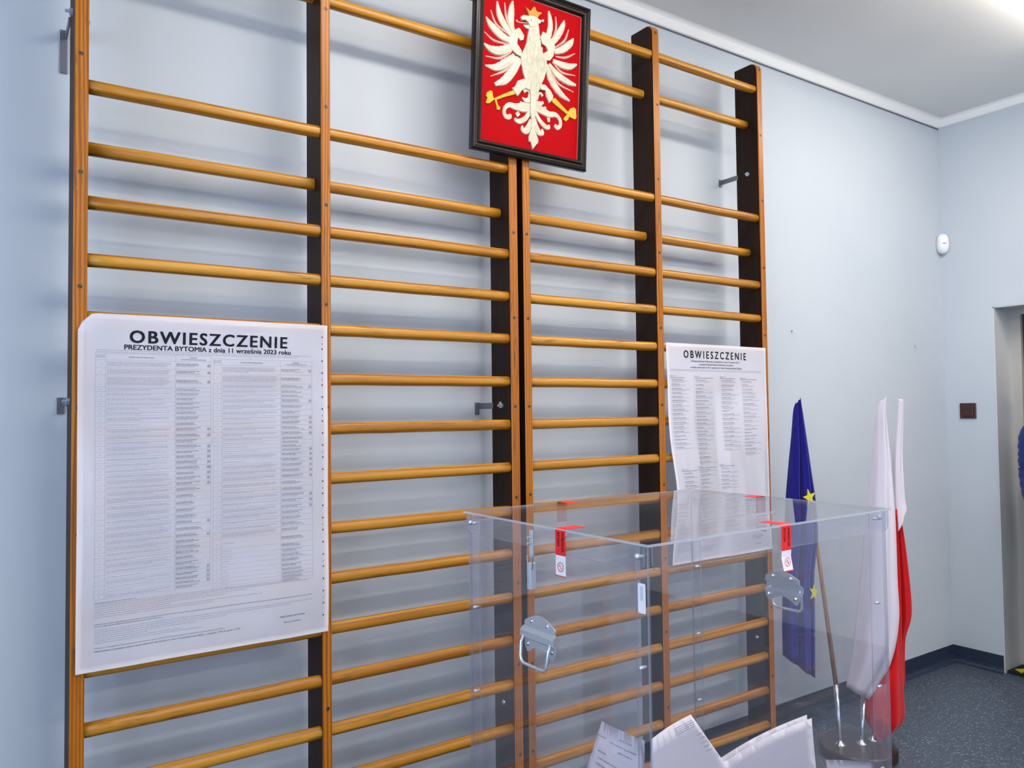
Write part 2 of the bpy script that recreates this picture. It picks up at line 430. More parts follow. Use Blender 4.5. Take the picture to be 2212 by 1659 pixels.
LAMPS = [((3.35, -1.04, ZC), 'bright linear ceiling lamp nearest the room corner, cut by the picture edge'),
         ((1.30, -1.04, ZC), 'linear ceiling lamp above the wall bars'),
         ((3.30, -2.9, ZC), 'linear ceiling lamp in the middle row on the door side'),
         ((1.30, -2.9, ZC), 'linear ceiling lamp in the middle row above the viewer'),
         ((3.30, -4.6, ZC), 'unseen linear ceiling lamp added in the window row on the door side'),  # third row, added out of view for more ambient light
         ((1.30, -4.6, ZC), 'unseen linear ceiling lamp added in the window row behind the viewer')]
for p, l in LAMPS: make_lamp(p, l, 'lamp_diffuser' if p[1] > -2 else 'lamp_diffuser_far')

# ------------------------------------------------------------------ wall bars
FRONT, BACK, RY, RYB = -0.2008, -0.0842, -0.1799, -0.1353
TOPZ = 2.868
RUNGS = [(2.7546, RY), (2.6168, RYB), (2.2107, RY), (2.0733, RYB)] + [(1.9301-0.1384*k, RY) for k in range(14)]
SCREW_Z = [2.835, 2.56, 2.28, 2.0, 1.722, 1.438, 1.145, 0.873, 0.61, 0.33, 0.08]
bm = bmesh.new(); lathe(bm, [(0.0001, 0.0006), (0.0052, 0.0004), (0.006, -0.001), (0.006, -0.004)], 10)
for f in bm.faces: f.material_index = 0
box(bm, -0.005, 0.005, -0.0007, 0.0007, 0.0003, 0.0009, 1)
bmesh.ops.rotate(bm, verts=bm.verts, cent=(0, 0, 0), matrix=Matrix.Rotation(math.radians(90), 3, 'X'))
screw_me = bpy.data.meshes.new('screw'); bm.to_mesh(screw_me); bm.free()
screw_me.materials.append(M['screw_steel']); screw_me.materials.append(M['dark_slot'])
def upright(x0, x1, root):
    bm = bmesh.new(); c = 0.0025
    def prof(inset):
        f = FRONT+inset; r = 0.035
        pts = [(BACK, 0.0), (f, 0.0)]
        for k in range(7):
            t = math.radians(90*k/6); pts.append((f+r-r*math.cos(t), TOPZ-inset-r+r*math.sin(t)))
        pts.append((BACK, TOPZ-inset-0.03 if False else TOPZ-inset-0.0)); return pts
    rings = [[bm.verts.new((x, y, z)) for y, z in prof(i)] for x, i in ((x0, c), (x0+c, 0), (x1-c, 0), (x1, c))]
    n = len(rings[0])
    bm.faces.new(rings[0][::-1]).material_index = 1; bm.faces.new(rings[3]).material_index = 1
    for a, b_ in zip(rings, rings[1:]):
        for i in range(n):
            j = (i+1) % n
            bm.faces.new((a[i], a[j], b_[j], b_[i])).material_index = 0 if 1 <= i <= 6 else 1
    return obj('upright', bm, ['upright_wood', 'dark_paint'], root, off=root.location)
def rung(x0, x1, z, y, root, k):
    rnd = random.Random(k*31+int(x0*100)); bm = bmesh.new(); n = 14; segs = 14; rings = []
    for i in range(segs+1):
        x = x0+(x1-x0)*i/segs; dz = rnd.uniform(-0.0006, 0.0006)
        ring = []
        for q in range(n):
            t = 2*math.pi*(q+0.5)/n; e = 0.86
            ct, st = math.cos(t), math.sin(t)
            ring.append(bm.verts.new((x, y+0.0155*math.copysign(abs(ct)**e, ct), z+dz+0.0168*math.copysign(abs(st)**e, st))))
        rings.append(ring)
    for a, b_ in zip(rings, rings[1:]):
        for q in range(n): bm.faces.new((a[q], a[(q+1) % n], b_[(q+1) % n], b_[q]))
    bm.faces.new(rings[0][::-1]); bm.faces.new(rings[-1])
    return obj('rung', bm, 'rung_wood', root, off=root.location, smooth=True)
def bracket(root, x, side, z, up_plate=0.1):
    """angle iron from the side of an upright to the wall"""
    bm = bmesh.new(); s = side
    box(bm, min(x, x+s*0.004), max(x, x+s*0.004), -0.092, -0.004, z-0.010, z+0.010)
    box(bm, min(x, x+s*0.016), max(x, x+s*0.016), -0.004, 0.0, z-up_plate, z+0.012)
    b_ = obj('wall_bracket', bm, 'dull_zinc', root, off=root.location)
    bm = bmesh.new(); xx = x
    tube(bm, [(xx, -0.145, z), (xx+s*0.007, -0.145, z)], 0.0085, 6)
    tube(bm, [(xx+s*0.007, -0.145, z), (xx+s*0.016, -0.145, z)], 0.004, 6)
    obj('bolt', bm, 'zinc', b_, off=root.location)
def side_bolt(root, x, side, z, y=-0.14):
    bm = bmesh.new(); tube(bm, [(x, y, z), (x+side*0.004, y, z), (x+side*0.008, y, z)], [0.010, 0.009, 0.004], 12)
    obj('bolt', bm, 'chrome', root, off=root.location, smooth=True)
def wall_bars(edges, label, brs, bolts):
    x0, x1 = edges[0][0], edges[-1][1]
    r = empty('wall_bars', ((x0+x1)/2, (FRONT+BACK)/2, 0))
    tag(r, label, 'wall bars', 'wooden gymnastic wall bars')
    for a, b_ in edges: upright(a, b_, r)
    for k, (z, y) in enumerate(RUNGS): rung(x0+0.006, x1-0.006, z, y, r, k)
    for a, b_ in edges:
        for k, z in enumerate(SCREW_Z):
            s = link('screw', screw_me, r)
            s.location = Vector(((a+b_)/2+random.uniform(-0.002, 0.002), FRONT-0.0002, z+random.uniform(-0.004, 0.004)))-r.location
            s.rotation_euler = (0, random.uniform(0, 3.1), 0)
    for b_ in brs: bracket(r, *b_)
    for b_ in bolts: side_bolt(r, *b_)
    return r
wall_bars([(0.1754, 0.2059), (0.7795, 0.8065), (1.412, 1.4440)], 'wooden wall bars, the set carrying the large polling notice at far left',
          [(0.1754, -1, 2.40), (0.1754, -1, 1.455, 0.03), (1.412, -1, 1.438, 0.03)], [(1.412, -1, 1.443), (0.2059, 1, 2.385), (1.412, -1, 0.48)])
wall_bars([(1.4662, 1.4950), (2.0694, 2.1010), (2.6680, 2.6990)], 'wooden wall bars, the set carrying the notice of candidate lists beside the flags',
          [(2.668, -1, 2.405, 0.02)], [(2.668, -1, 2.408), (2.668, -1, 0.475)])

# ------------------------------------------------------------------ framed eagle emblem (local: x across, z up, front is -y)
FEATHERS=[[[[-81.5,396.7],[-91.7,424.3],[-90.8,467.3],[-87.9,494.9]],[18.1,28.1,26.3,6.3]],[[[-90.0,385.6],[-114.5,409.3],[-136.7,440.4],[-146.9,477.4]],[20.4,28.1,24.9,5.4]],[[[-98.4,367.4],[-133.2,377.9],[-167.7,398.7],[-187.8,417.7]],[24.9,31.7,26.3,5.4]],[[[-89.2,346.7],[-127.8,326.5],[-163.9,322.9],[-192.6,333.1]],[31.7,34.0,28.1,9.1]],[[[-73.4,322.1],[-103.4,295.4],[-143.7,270.1],[-185.7,266.6]],[24.9,34.0,27.2,7.2]],[[[-55.6,319.2],[-76.9,278.6],[-108.7,237.8],[-146.8,215.4]],[29.4,34.0,31.7,13.6]],[[[56.9,412.4],[65.6,451.6],[62.7,480.4],[56.2,502.7]],[27.2,23.6,19.0,6.3]],[[[75.9,404.3],[101.6,438.7],[117.9,471.1],[121.5,488.9]],[24.9,27.2,21.7,4.5]],[[[83.6,374.8],[121.7,393.4],[150.5,419.4],[162.5,438.6]],[20.4,28.1,26.3,6.3]],[[[79.4,344.2],[117.8,340.2],[151.8,342.6],[179.7,355.5]],[18.1,28.1,26.3,10.0]],[[[63.1,329.2],[99.2,304.3],[142.9,289.9],[178.9,285.4]],[15.9,28.1,26.3,11.3]],[[[51.4,326.5],[75.8,280.6],[114.6,244.7],[153.7,226.8]],[18.1,28.1,27.2,9.1]]]
THIN=[[[-88.1,398.5],[-108.5,434.0],[-117.7,481.8]],[[-94.4,384.4],[-146.6,406.1],[-169.5,444.7]],[[-100.3,354.5],[-154.0,353.3],[-191.3,370.5]],[[-88.9,330.8],[-131.6,302.8],[-184.3,296.4]],[[-68.9,321.4],[-105.1,272.1],[-164.2,237.6]],[[73.4,412.9],[89.4,450.5],[86.3,492.4]],[[83.4,387.7],[126.0,422.6],[142.4,464.4]],[[91.0,361.7],[131.8,367.8],[171.7,390.7]],[[79.5,340.5],[118.2,316.1],[175.9,317.2]],[[60.9,321.4],[104.4,275.9],[170.4,261.0]]]
ARMS=[[[-49.5,345.8],[-67.6,364.5],[-64.9,383.1],[-54.5,376.1],[-43.5,381.4],[-41.5,396.3],[-50.7,406.5],[-60.7,416.5],[-72.9,409.6],[-88.0,395.0],[-100.7,372.2],[-100.3,354.5],[-89.1,339.6],[-71.3,329.7],[-49.0,324.4]],[[26.8,399.2],[22.0,407.2],[31.1,420.5],[33.2,428.4],[44.9,425.9],[59.2,416.7],[73.5,409.3],[83.2,396.9],[83.5,378.4],[79.1,358.9],[65.3,340.8],[48.9,336.9],[34.6,355.4],[55.3,371.5],[48.1,382.6],[31.7,387.7]]]
BODY=[[-19.8,438.1],[-23.0,417.3],[-27.1,398.2],[-29.9,375.8],[-40.6,351.5],[-52.7,330.7],[-48.6,303.0],[-41.4,276.0],[-30.7,255.1],[-18.2,238.1],[-9.6,214.7],[-7.7,189.9],[-9.8,157.2],[12.9,161.6],[14.5,194.5],[20.0,221.0],[30.6,248.7],[43.9,277.2],[50.9,304.4],[52.2,334.0],[39.3,352.9],[28.2,372.2],[23.2,396.5],[20.1,414.0],[16.9,435.1],[13.8,450.7]]
TAIL=[[-8.4,187.8],[-4.2,143.7],[-1.2,108.3],[-4.3,93.4],[-11.9,74.1],[-9.4,60.2],[-2.6,59.6],[5.8,36.9],[21.4,56.6],[27.1,61.1],[28.0,73.9],[16.1,93.5],[12.4,110.8],[12.8,147.0],[16.6,192.9]]
HEAD=[[-19.9,428.1],[-22.6,435.6],[-28.6,442.1],[-37.2,446.6],[-52.2,442.5],[-56.5,449.4],[-54.2,455.5],[-45.9,461.1],[-30.7,462.6],[-13.8,468.5],[6.8,468.0],[13.8,463.0],[24.2,462.4],[31.9,468.0],[36.3,465.0],[32.9,458.6],[22.5,457.2],[22.6,451.7],[14.0,448.0],[12.5,436.7]]
JAW=[[-21.7,435.8],[-43.6,432.0],[-41.8,426.4],[-33.3,421.9],[-21.4,420.9]]
TONGUE=[[-25.2,440.3],[-43.7,438.0],[-60.4,434.9],[-69.6,436.5],[-68.0,440.9]]
CROWN=[[-25.7,465.3],[-29.3,474.5],[-40.5,489.0],[-27.8,484.4],[-22.6,480.4],[-15.9,485.0],[-10.9,494.6],[-5.0,499.6],[0.2,496.3],[2.9,488.8],[8.1,486.2],[23.7,488.4],[26.4,485.0],[15.3,474.4],[11.1,467.1]]
THIGH=[[[-18.5,257.8],[-38.8,258.0],[-60.8,246.6],[-70.1,226.8],[-82.2,218.9],[-68.7,202.3],[-59.8,196.3],[-44.7,218.0],[-29.2,228.5],[-11.1,225.2],[-9.3,247.2]],[[24.9,254.7],[48.0,258.0],[71.8,242.9],[83.9,227.1],[77.1,211.0],[67.8,201.0],[54.3,220.9],[50.7,238.4],[29.8,237.6]]]
LEGS=[[[-69.0,216.4],[-70.9,200.0],[-107.6,184.2],[-144.9,165.3],[-148.0,172.3],[-116.4,191.5],[-86.4,208.1]],[[-145.8,168.6],[-153.6,177.4],[-155.6,192.6],[-163.2,193.7],[-176.4,184.7],[-179.5,173.7],[-174.3,166.1],[-179.9,152.9],[-176.5,149.1],[-166.5,151.2]],[[-146.6,166.7],[-139.4,168.2],[-133.6,153.7],[-123.2,147.0],[-128.1,138.0],[-136.6,137.4],[-140.3,152.3]],[[76.9,217.6],[92.0,224.4],[120.1,206.9],[152.0,187.2],[144.8,179.0],[110.7,193.8],[81.9,206.5]],[[144.7,182.0],[159.0,203.5],[173.7,210.2],[182.7,204.5],[183.9,191.6],[186.1,176.9],[179.3,168.9],[154.6,172.8]],[[147.2,181.4],[154.5,178.3],[152.3,166.7],[141.3,154.2],[131.5,159.0],[132.8,166.7]]]
SCROLLS=[[[[-5.9,172.1],[-37.2,165.8],[-66.0,162.7],[-87.9,163.6],[-104.0,152.4],[-108.0,135.9],[-100.2,124.2],[-87.2,125.9],[-84.1,135.3]],[29.4,29.4,22.6,18.1,14.0,13.6,17.0,17.0,9.1]],[[[-5.6,161.4],[-23.2,134.6],[-45.2,119.7],[-61.8,120.1],[-65.3,127.4]],[13.6,17.0,18.1,13.6,5.4]],[[[-2.8,133.2],[-9.2,110.4],[-20.1,94.1],[-33.6,95.2],[-37.2,107.9]],[11.3,20.4,23.8,17.0,5.4]],[[[-8.6,196.8],[-24.3,191.7],[-40.1,197.4]],[18.1,15.9,4.5]],[[[-13.2,203.0],[-11.3,219.6],[-22.7,226.1],[-34.9,217.3]],[9.1,8.2,11.3,11.3]],[[[-15.0,177.5],[-37.5,176.5],[-48.7,181.3]],[13.6,15.9,9.1]],[[[-50.2,145.4],[-61.1,136.2]],[13.6,14.9]],[[[14.6,176.2],[42.3,172.7],[70.5,165.5],[98.8,169.1],[117.0,156.0],[118.5,137.8],[106.7,128.3],[94.7,135.2]],[24.9,27.2,22.6,18.1,14.0,14.0,17.0,13.6]],[[[12.5,165.0],[31.4,139.7],[54.9,123.2],[70.1,121.5],[71.1,131.7]],[11.3,15.9,18.1,14.5,5.9]],[[[11.8,139.6],[18.0,117.3],[29.8,99.6],[44.8,98.7],[43.4,112.0]],[11.3,20.4,23.8,17.0,5.9]],[[[18.7,202.4],[25.2,221.9],[33.2,227.2],[41.4,219.8]],[8.2,7.2,8.2,11.3]],[[[16.6,192.9],[32.7,192.6],[45.3,200.6]],[15.9,17.2,9.1]],[[[53.8,180.4],[50.2,187.0]],[15.9,9.1]],[[[68.3,154.1],[70.9,139.9]],[13.6,9.1]]]
EYE=[-16.9,450.7]
EU_L=[[-0.2304,1.4371],[-0.239,1.4026],[-0.2496,1.2878],[-0.2645,1.1542],[-0.2771,1.0306],[-0.2844,0.8883],[-0.2938,0.737],[-0.3017,0.5674],[-0.3035,0.4076]]
EU_R=[[-0.2083,1.4637],[-0.2,1.4022],[-0.1853,1.287],[-0.1691,1.1529],[-0.1547,1.0286],[-0.1505,0.8859],[-0.1699,0.7345],[-0.1722,0.5645],[-0.1784,0.3163]]
EU_STARS=[[-0.2066,1.0561],[-0.183,0.6742]]
EU_POLE=[[-0.0731,0.0552],[-0.0846,0.2802],[-0.2184,1.4485]]
P1_POLE=[[0.0175,0.0432],[0.0326,0.2396],[0.1466,1.4522]]
P2_POLE=[[0.083,0.0449],[0.1041,0.2355],[0.2463,1.4442]]
P1_WL=[[0.1306,1.4447],[0.1116,1.3986],[0.0991,1.3025],[0.0856,1.1683],[0.0659,1.0251],[0.0463,0.8823],[0.026,0.7116],[0.0039,0.5417],[-0.0196,0.3914],[-0.046,0.2754]]
P1_WR=[[0.1548,1.4637],[0.151,1.3982],[0.1581,1.3018],[0.168,1.1671],[0.1757,1.0233],[0.178,0.899],[0.1784,0.7086],[0.1793,0.5378],[0.1393,0.3686],[0.0458,0.2242]]
P1_RL=[[0.1777,0.9921],[0.1497,0.7049],[0.0926,0.4204],[0.0342,0.2891],[0.0272,0.176],[0.0879,0.0423]]
P1_RR=[[0.2014,0.9917],[0.2048,0.7038],[0.2044,0.4177],[0.2058,0.2658],[0.2036,0.124],[0.1372,0.0597]]
P2_WL=[[0.2385,1.4522],[0.2257,1.358],[0.2077,1.221],[0.1946,1.0453],[0.1936,0.8701]]
P2_WR=[[0.2565,1.4481],[0.2538,1.3576],[0.2458,1.2204],[0.249,1.0542],[0.257,0.9858]]
P2_RL=[[0.2093,1.0461],[0.2071,0.8327],[0.2033,0.5625],[0.2039,0.4472],[0.2062,0.2555]]
P2_RR=[[0.2212,1.0459],[0.2563,0.8125],[0.2748,0.561],[0.2413,0.4367],[0.2359,0.2547]]
em = empty('framed_emblem', (1.489, -0.2035, 2.243))
em.rotation_euler = (0.07, 0, 0)
tag(em, 'dark wooden frame with a white crowned eagle in relief on a red field', 'framed emblem')
FWD, FH = 0.462, 0.555
def frame_side(p0, p1, nrm):
    """mitred moulding from outer corner p0 to p1, nrm points inwards"""
    prof = [(0, 0), (0, -0.016), (0.004, -0.021), (0.010, -0.022), (0.014, -0.018), (0.018, -0.018), (0.024, -0.023), (0.030, -0.022), (0.035, -0.013), (0.035, -0.004), (0.035, 0)]
    d = (Vector(p1)-Vector(p0)).normalized(); bm = bmesh.new(); A, B = [], []
    for s, h in prof:
        a = Vector(p0)+Vector(nrm)*s+d*s; b_ = Vector(p1)+Vector(nrm)*s-d*s
        A.append(bm.verts.new((a.x, h, a.y))); B.append(bm.verts.new((b_.x, h, b_.y)))
    for i in range(len(prof)): j = (i+1) % len(prof); bm.faces.new((A[i], A[j], B[j], B[i]))
    bm.faces.new(A); bm.faces.new(B)
    obj('frame_moulding', bm, 'frame_wood', em)
h2 = FWD/2
frame_side((-h2, 0), (h2, 0), (0, 1)); frame_side((h2, FH), (-h2, FH), (0, -1)); frame_side((-h2, FH), (-h2, 0), (1, 0)); frame_side((h2, 0), (h2, FH), (-1, 0))
obj('red_panel', bbox(-h2+0.03, h2-0.03, -0.009, -0.003, 0.03, FH-0.03), 'red_field', em)
bm = bmesh.new()
for k in range(150):                                  # fine pale cord along the inner edge of the frame
    t = k/150
    for (x, z) in ((h2-0.0362, 0.036+t*(FH-0.072)), (-h2+0.036+t*(FWD-0.072), FH-0.0362)):
        box(bm, x-0.0006, x+0.0006, -0.0105, -0.009, z-0.001, z+0.001)
obj('edge_cord', bm, 'eagle_pink', em)
eagle = empty('eagle', (0, 0, 0)); eagle.parent = em
def cr(pts, n=7):
    P = [Vector(p) for p in pts]; P = [P[0]*2-P[1]]+P+[P[-1]*2-P[-2]]; out = []
    for i in range(1, len(P)-2):
        for k in range(n):
            t = k/n; a, b_, c, d = P[i-1], P[i], P[i+1], P[i+2]
            out.append(0.5*((2*b_)+(c-a)*t+(2*a-5*b_+4*c-d)*t*t+(3*b_-a-3*c+d)*t**3))
    out.append(P[-2]); return out
def ribbon(name, pts, ws, h, mt, base=0.009, serr=0.0, ridge=True):
    path = cr([(x/1000, z/1000) for x, z in pts]); m_ = len(path)
    wl = [v_[0] for v_ in cr([(w_/1000, 0) for w_ in ws])]
    if len(wl) != m_: wl = [ws[0]/1000*(1-0.6*i/(m_-1)) for i in range(m_)]
    bm = bmesh.new(); rows = []
    for i, p in enumerate(path):
        t = (path[min(i+1, m_-1)]-path[max(i-1, 0)]).normalized(); n = Vector((-t.y, t.x))
        hw = max(wl[i], 0.001)/2; j = hw*serr*(1 if i % 3 == 0 else 0)
        row = [(p-n*(hw+j), -base), (p-n*hw*0.8, -base-h*0.7), (p, -base-h*(1.0 if ridge else 0.75)), (p+n*hw*0.8, -base-h*0.7), (p+n*hw, -base)]
        rows.append([bm.verts.new((q.x, d, q.y)) for q, d in row])
    for a, b_ in zip(rows, rows[1:]):
        for k in range(4): bm.faces.new((a[k], a[k+1], b_[k+1], b_[k]))
        bm.faces.new((a[4], a[0], b_[0], b_[4]))
    bm.faces.new(rows[0]); bm.faces.new(rows[-1])
    return obj(name, bm, mt, eagle)
def relief(name, poly, h, mt, base=0.009):
    pts = [Vector((x/1000, z/1000)) for x, z in poly]
    bm = bmesh.new()
    A = [bm.verts.new((p.x, -base, p.y)) for p in pts]; B = [bm.verts.new((p.x, -base-h, p.y)) for p in pts]
    top = bm.faces.new(B); bm.faces.new(A[::-1])
    for i in range(len(A)): j = (i+1) % len(A); bm.faces.new((A[i], A[j], B[j], B[i]))
    bmesh.ops.recalc_face_normals(bm, faces=bm.faces)
    ed = [e for e in top.edges]
    bmesh.ops.bevel(bm, geom=ed, offset=min(0.0022, h*0.5), segments=2, affect='EDGES', profile=0.5)
    return obj(name, bm, mt, eagle)
for k, (s, ws) in enumerate(FEATHERS): ribbon('feather', s, [w_*0.86 for w_ in ws], 0.0050, 'eagle_white', serr=0.10)
for s in THIN: ribbon('thin_feather', s, [4.5, 8.5, 3.5], 0.0025, 'eagle_pink')
for p in ARMS: relief('wing_arm', p, 0.0062, 'eagle_white')
for s, ws in SCROLLS: ribbon('tail_scroll', s, ws, 0.0035, 'eagle_white', ridge=False)
relief('tail', TAIL, 0.0055, 'eagle_white')
for p in THIGH: relief('thigh', p, 0.0065, 'eagle_white')
relief('body', BODY[:13]+[[2.5, 118.0]]+BODY[13:], 0.0068, 'eagle_scaled')
ribbon('tongue', TONGUE, [3, 4, 4, 5, 3], 0.0025, 'eagle_pink')
relief('jaw', JAW, 0.0045, 'eagle_white')
relief('head', HEAD, 0.0078, 'eagle_white')
for p in LEGS: relief('leg' if len(p) == 7 else 'claw', p, 0.0045, 'gold')
relief('crown', CROWN, 0.0075, 'gold_orange')
bm = bmesh.new(); lathe(bm, [(0.0001, 0.0012), (0.0016, 0.0008), (0.0022, 0)], 8)
bmesh.ops.rotate(bm, verts=bm.verts, cent=(0, 0, 0), matrix=Matrix.Rotation(math.radians(90), 3, 'X'))
bmesh.ops.translate(bm, verts=bm.verts, vec=(EYE[0]/1000, -0.0166, EYE[1]/1000))
obj('eye', bm, 'ink', eagle)
bm = bmesh.new(); rr = random.Random(3)               # overlapping breast feathers as small raised blades
for row in range(20):
    z = 0.425-row*0.0105; hw = np.interp(z, [0.21, 0.25, 0.30, 0.335, 0.36, 0.40, 0.43], [0.008, 0.022, 0.042, 0.046, 0.034, 0.020, 0.014])
    cx = np.interp(z, [0.21, 0.30, 0.43], [0.004, 0.002, -0.001])
    nn = max(2, int(hw*2/0.0085))
    for i in range(nn):
        x = cx-hw+2*hw*(i+0.5+(0.5 if row % 2 else 0)*0.8)/nn
        if abs(x-cx) > hw: continue
        d = -0.0156-rr.uniform(0.0004, 0.0016)
        vs_ = [bm.verts.new(p) for p in ((x-0.0036, -0.0156, z+0.004), (x, d-0.0006, z+0.001), (x+0.0036, -0.0156, z+0.004), (x+0.003, d, z-0.005), (x, d, z-0.0105), (x-0.003, d, z-0.005))]
        bm.faces.new((vs_[0], vs_[1], vs_[4], vs_[5])); bm.faces.new((vs_[1], vs_[2], vs_[3], vs_[4]))
o = obj_raw('breast_feathers', bm, 'eagle_white', eagle); o['kind'] = 'stuff'

# ------------------------------------------------------------------ notices
class Sheet:
    def __init__(s, name, x0, x1, z0, z1, y, disp, label, cat='notice'):
        s.x0, s.x1, s.z0, s.z1, s.y, s.disp = x0, x1, z0, z1, y, disp
        s.root = empty(name, ((x0+x1)/2, y, z0)); tag(s.root, label, cat)
        bm = bmesh.new(); nx, nz = 44, 60; g = []
        for j in range(nz+1):
            g.append([bm.verts.new(s.at(594*i/nx, 841*j/nz, 0)) for i in range(nx+1)])
        f0 = []
        for j in range(nz):
            for i in range(nx): f0.append(bm.faces.new((g[j][i], g[j+1][i], g[j+1][i+1], g[j][i+1])))
        bmesh.ops.solidify(bm, geom=f0, thickness=0.0003)
        obj('paper_sheet', bm, 'paper', s.root, smooth=True, off=s.root.location)
    def at(s, mx, my, d=0.0007):
        u, v_ = mx/594, my/841
        dx, dy, dz = s.disp(u, v_)
        return Vector((s.x0+(s.x1-s.x0)*u+dx, s.y-dy-d, s.z1-(s.z1-s.z0)*v_+dz))
    def put(s, name, bm, mats, stuff=False):
        o = obj_raw(name, bm, mats, s.root, off=s.root.location)
        if stuff: o['kind'] = 'stuff'
        return o
    def text(s, bm, st, x, y, width=None, height=5, bold=0.0, spacing=1.0, align='L', mi=0):
        add_text(bm, st, lambda a, b_: s.at(a, y-(b_-y) if False else 2*y-b_), x, y, width, height, bold, spacing, align, mi)
    def rect(s, bm, x0, x1, y0, y1, mi=0, d=0.0006, nx=1):
        for i in range(nx):
            a, b_ = x0+(x1-x0)*i/nx, x0+(x1-x0)*(i+1)/nx
            bm.faces.new([bm.verts.new(s.at(*p, d)) for p in ((a, y0), (a, y1), (b_, y1), (b_, y0))]).material_index = mi
    def vline(s, bm, x, y0, y1, w_=0.5, mi=0):
        n = max(1, int((y1-y0)/25))
        for k in range(n): s.rect(bm, x-w_/2, x+w_/2, y0+(y1-y0)*k/n, y0+(y1-y0)*(k+1)/n, mi)
    def hline(s, bm, x0, x1, y, w_=0.5, mi=0): s.rect(bm, x0, x1, y-w_/2, y+w_/2, mi, nx=max(1, int((x1-x0)/25)))
    def fine(s, bm, x0, x1, y, h=1.7, rnd=random, mi=0, dens=1.0):
        """one line of print too small to read: letter-sized marks in words"""
        x = x0
        while x < x1:
            wl = rnd.randint(2, 10)
            for k in range(wl):
                lw = rnd.uniform(0.55, 1.05)*h*0.5
                if x+lw > x1: return
                hh = h*(1.35 if rnd.random() < 0.22 else 1.0)
                s.rect(bm, x, x+lw, y-hh, y, mi); x += lw+h*0.28/dens
            x += h*0.5

def disp1(u, v_):
    d = 0.0022*math.sin(6.0*u+2.2*v_)+0.0016*math.sin(13*v_+3*u)+0.0012*math.sin(21*u-9*v_)+0.0065
    d += 0.004*math.exp(-((v_-0.03)/0.03)**2)*math.sin(math.pi*u)
    cx = max(0, 0.09-u)*max(0, 0.05-v_)
    d -= 0.9*cx
    s = 2.2*max(0, 0.05-u)*max(0, 0.05-v_)
    d += 0.008*math.exp(-((u-0.05)/0.05)**2)*math.exp(-((v_-0.55)/0.2)**2)
    return (s*1.5, d, -s*4)
p1 = Sheet('polling_notice', 0.186, 0.7925, 0.825, 1.662, FRONT-0.001, disp1, 'large white paper notice headed OBWIESZCZENIE PREZYDENTA BYTOMIA, taped to the left wall bars')
bm = bmesh.new(); p1.text(bm, 'OBWIESZCZENIE', 108, 67, 376, 29, 0.026, 1.2); p1.put('title_lettering', bm, 'ink')
bm = bmesh.new(); p1.text(bm, 'PREZYDENTA BYTOMIA z dnia 11 wrze\u015bnia 2023 roku', 96, 84, 398, 11.5, 0.022); p1.put('subtitle_lettering', bm, 'ink')
rl = random.Random(11)
rows1 = [110, 129, 146, 175, 186, 198, 210, 221, 232, 244, 260, 272, 288, 303, 316, 330, 342, 356, 369, 383, 395, 409, 422, 437, 455, 472, 490, 503, 519, 537, 552, 566, 579, 592, 606, 619, 632, 643, 654, 664, 675]
rows2 = [116, 139, 163, 178, 190, 202, 216, 233, 248, 261, 274, 289, 303, 314, 324, 334, 345, 360, 373, 388, 403, 418, 438, 453, 468, 484, 500, 515, 530, 545, 562, 588, 602, 615, 628, 641, 652, 663, 673, 682, 690]
bl = bmesh.new(); bf = bmesh.new(); bi = bmesh.new(); bh = bmesh.new()
for cols, rows, top in (((36, 57, 209, 292), rows1, 95), ((298, 318, 467, 551), rows2, 101)):
    for x in cols: p1.vline(bl, x, top, rows[-1], 0.55)
    for y in [top]+rows: p1.hline(bl, cols[0], cols[-1], y, 0.5)
    a, b_, c, d = cols
    for k, (st, h) in enumerate((('Nr obwodu', 3.2), ('g\u0142osowania', 7.4))): p1.text(bh, st, (a+b_)/2, top+2.2+h, 17, 2.0, 0.01, align='C')
    p1.text(bh, 'Granice obwodu g\u0142osowania', (b_+c)/2, top+8.5, 56, 2.7, 0.01, align='C')
    p1.text(bh, 'Siedziba', (c+d)/2, top+6, 17, 2.4, 0.01, align='C'); p1.text(bh, 'obwodowej komisji wyborczej', (c+d)/2, top+11, 58, 2.4, 0.01, align='C')
    for i, (y0, y1) in enumerate(zip(rows, rows[1:])):
        hgt = y1-y0; ym = (y0+y1)/2
        p1.fine(bf, (a+b_)/2-1.5, (a+b_)/2+2, ym+1, 1.6, rl)
        late = cols[0] > 200 and y0 > 545
        nl = 1 if late else max(1, min(int(hgt/3.4)-1, 8)); nl = nl if rl.random() < 0.75 else max(1, nl-1)
        for q in range(nl):
            yy = ym+(q-(nl-1)/2)*2.9+0.9
            ln = (c-b_-7)*(rl.uniform(0.08, 0.22) if late else (rl.uniform(0.9, 1.0) if q < nl-1 else rl.uniform(0.3, 0.95)))
            p1.fine(bf, b_+3, b_+3+ln, yy, 1.55, rl)
        nl2 = 3 if hgt > 12 else 2
        for q in range(nl2): p1.fine(bf, c+2.5, c+2.5+rl.uniform(36, 58 if q < 2 else 66), ym+(q-(nl2-1)/2)*3.3+0.9, 1.7, rl, mi=1 if q < 2 else 0)
        if (i in (0, 1, 2, 11, 12, 14, 15, 16, 17, 18, 19, 20, 21, 27, 29, 35, 36, 37, 38) if cols[0] < 200 else i in (0, 2, 5, 8, 9, 10, 11, 15, 16, 17, 18, 19, 20, 23, 24, 25)):
            x, y = d-8.5, ym-3.2                     # square symbol for step-free rooms
            for (p, q, r, s_) in ((x, x+6.4, y, y+0.8), (x, x+6.4, y+5.6, y+6.4), (x, x+0.8, y, y+6.4), (x+5.6, x+6.4, y, y+6.4), (x+1.9, x+2.7, y+1.4, y+4.4), (x+2.3, x+4.4, y+3.6, y+4.3), (x+3.8, x+4.5, y+1.4, y+3), (x+3.9, x+4.7, y+4.2, y+5.2)): p1.rect(bi, p, q, r, s_)
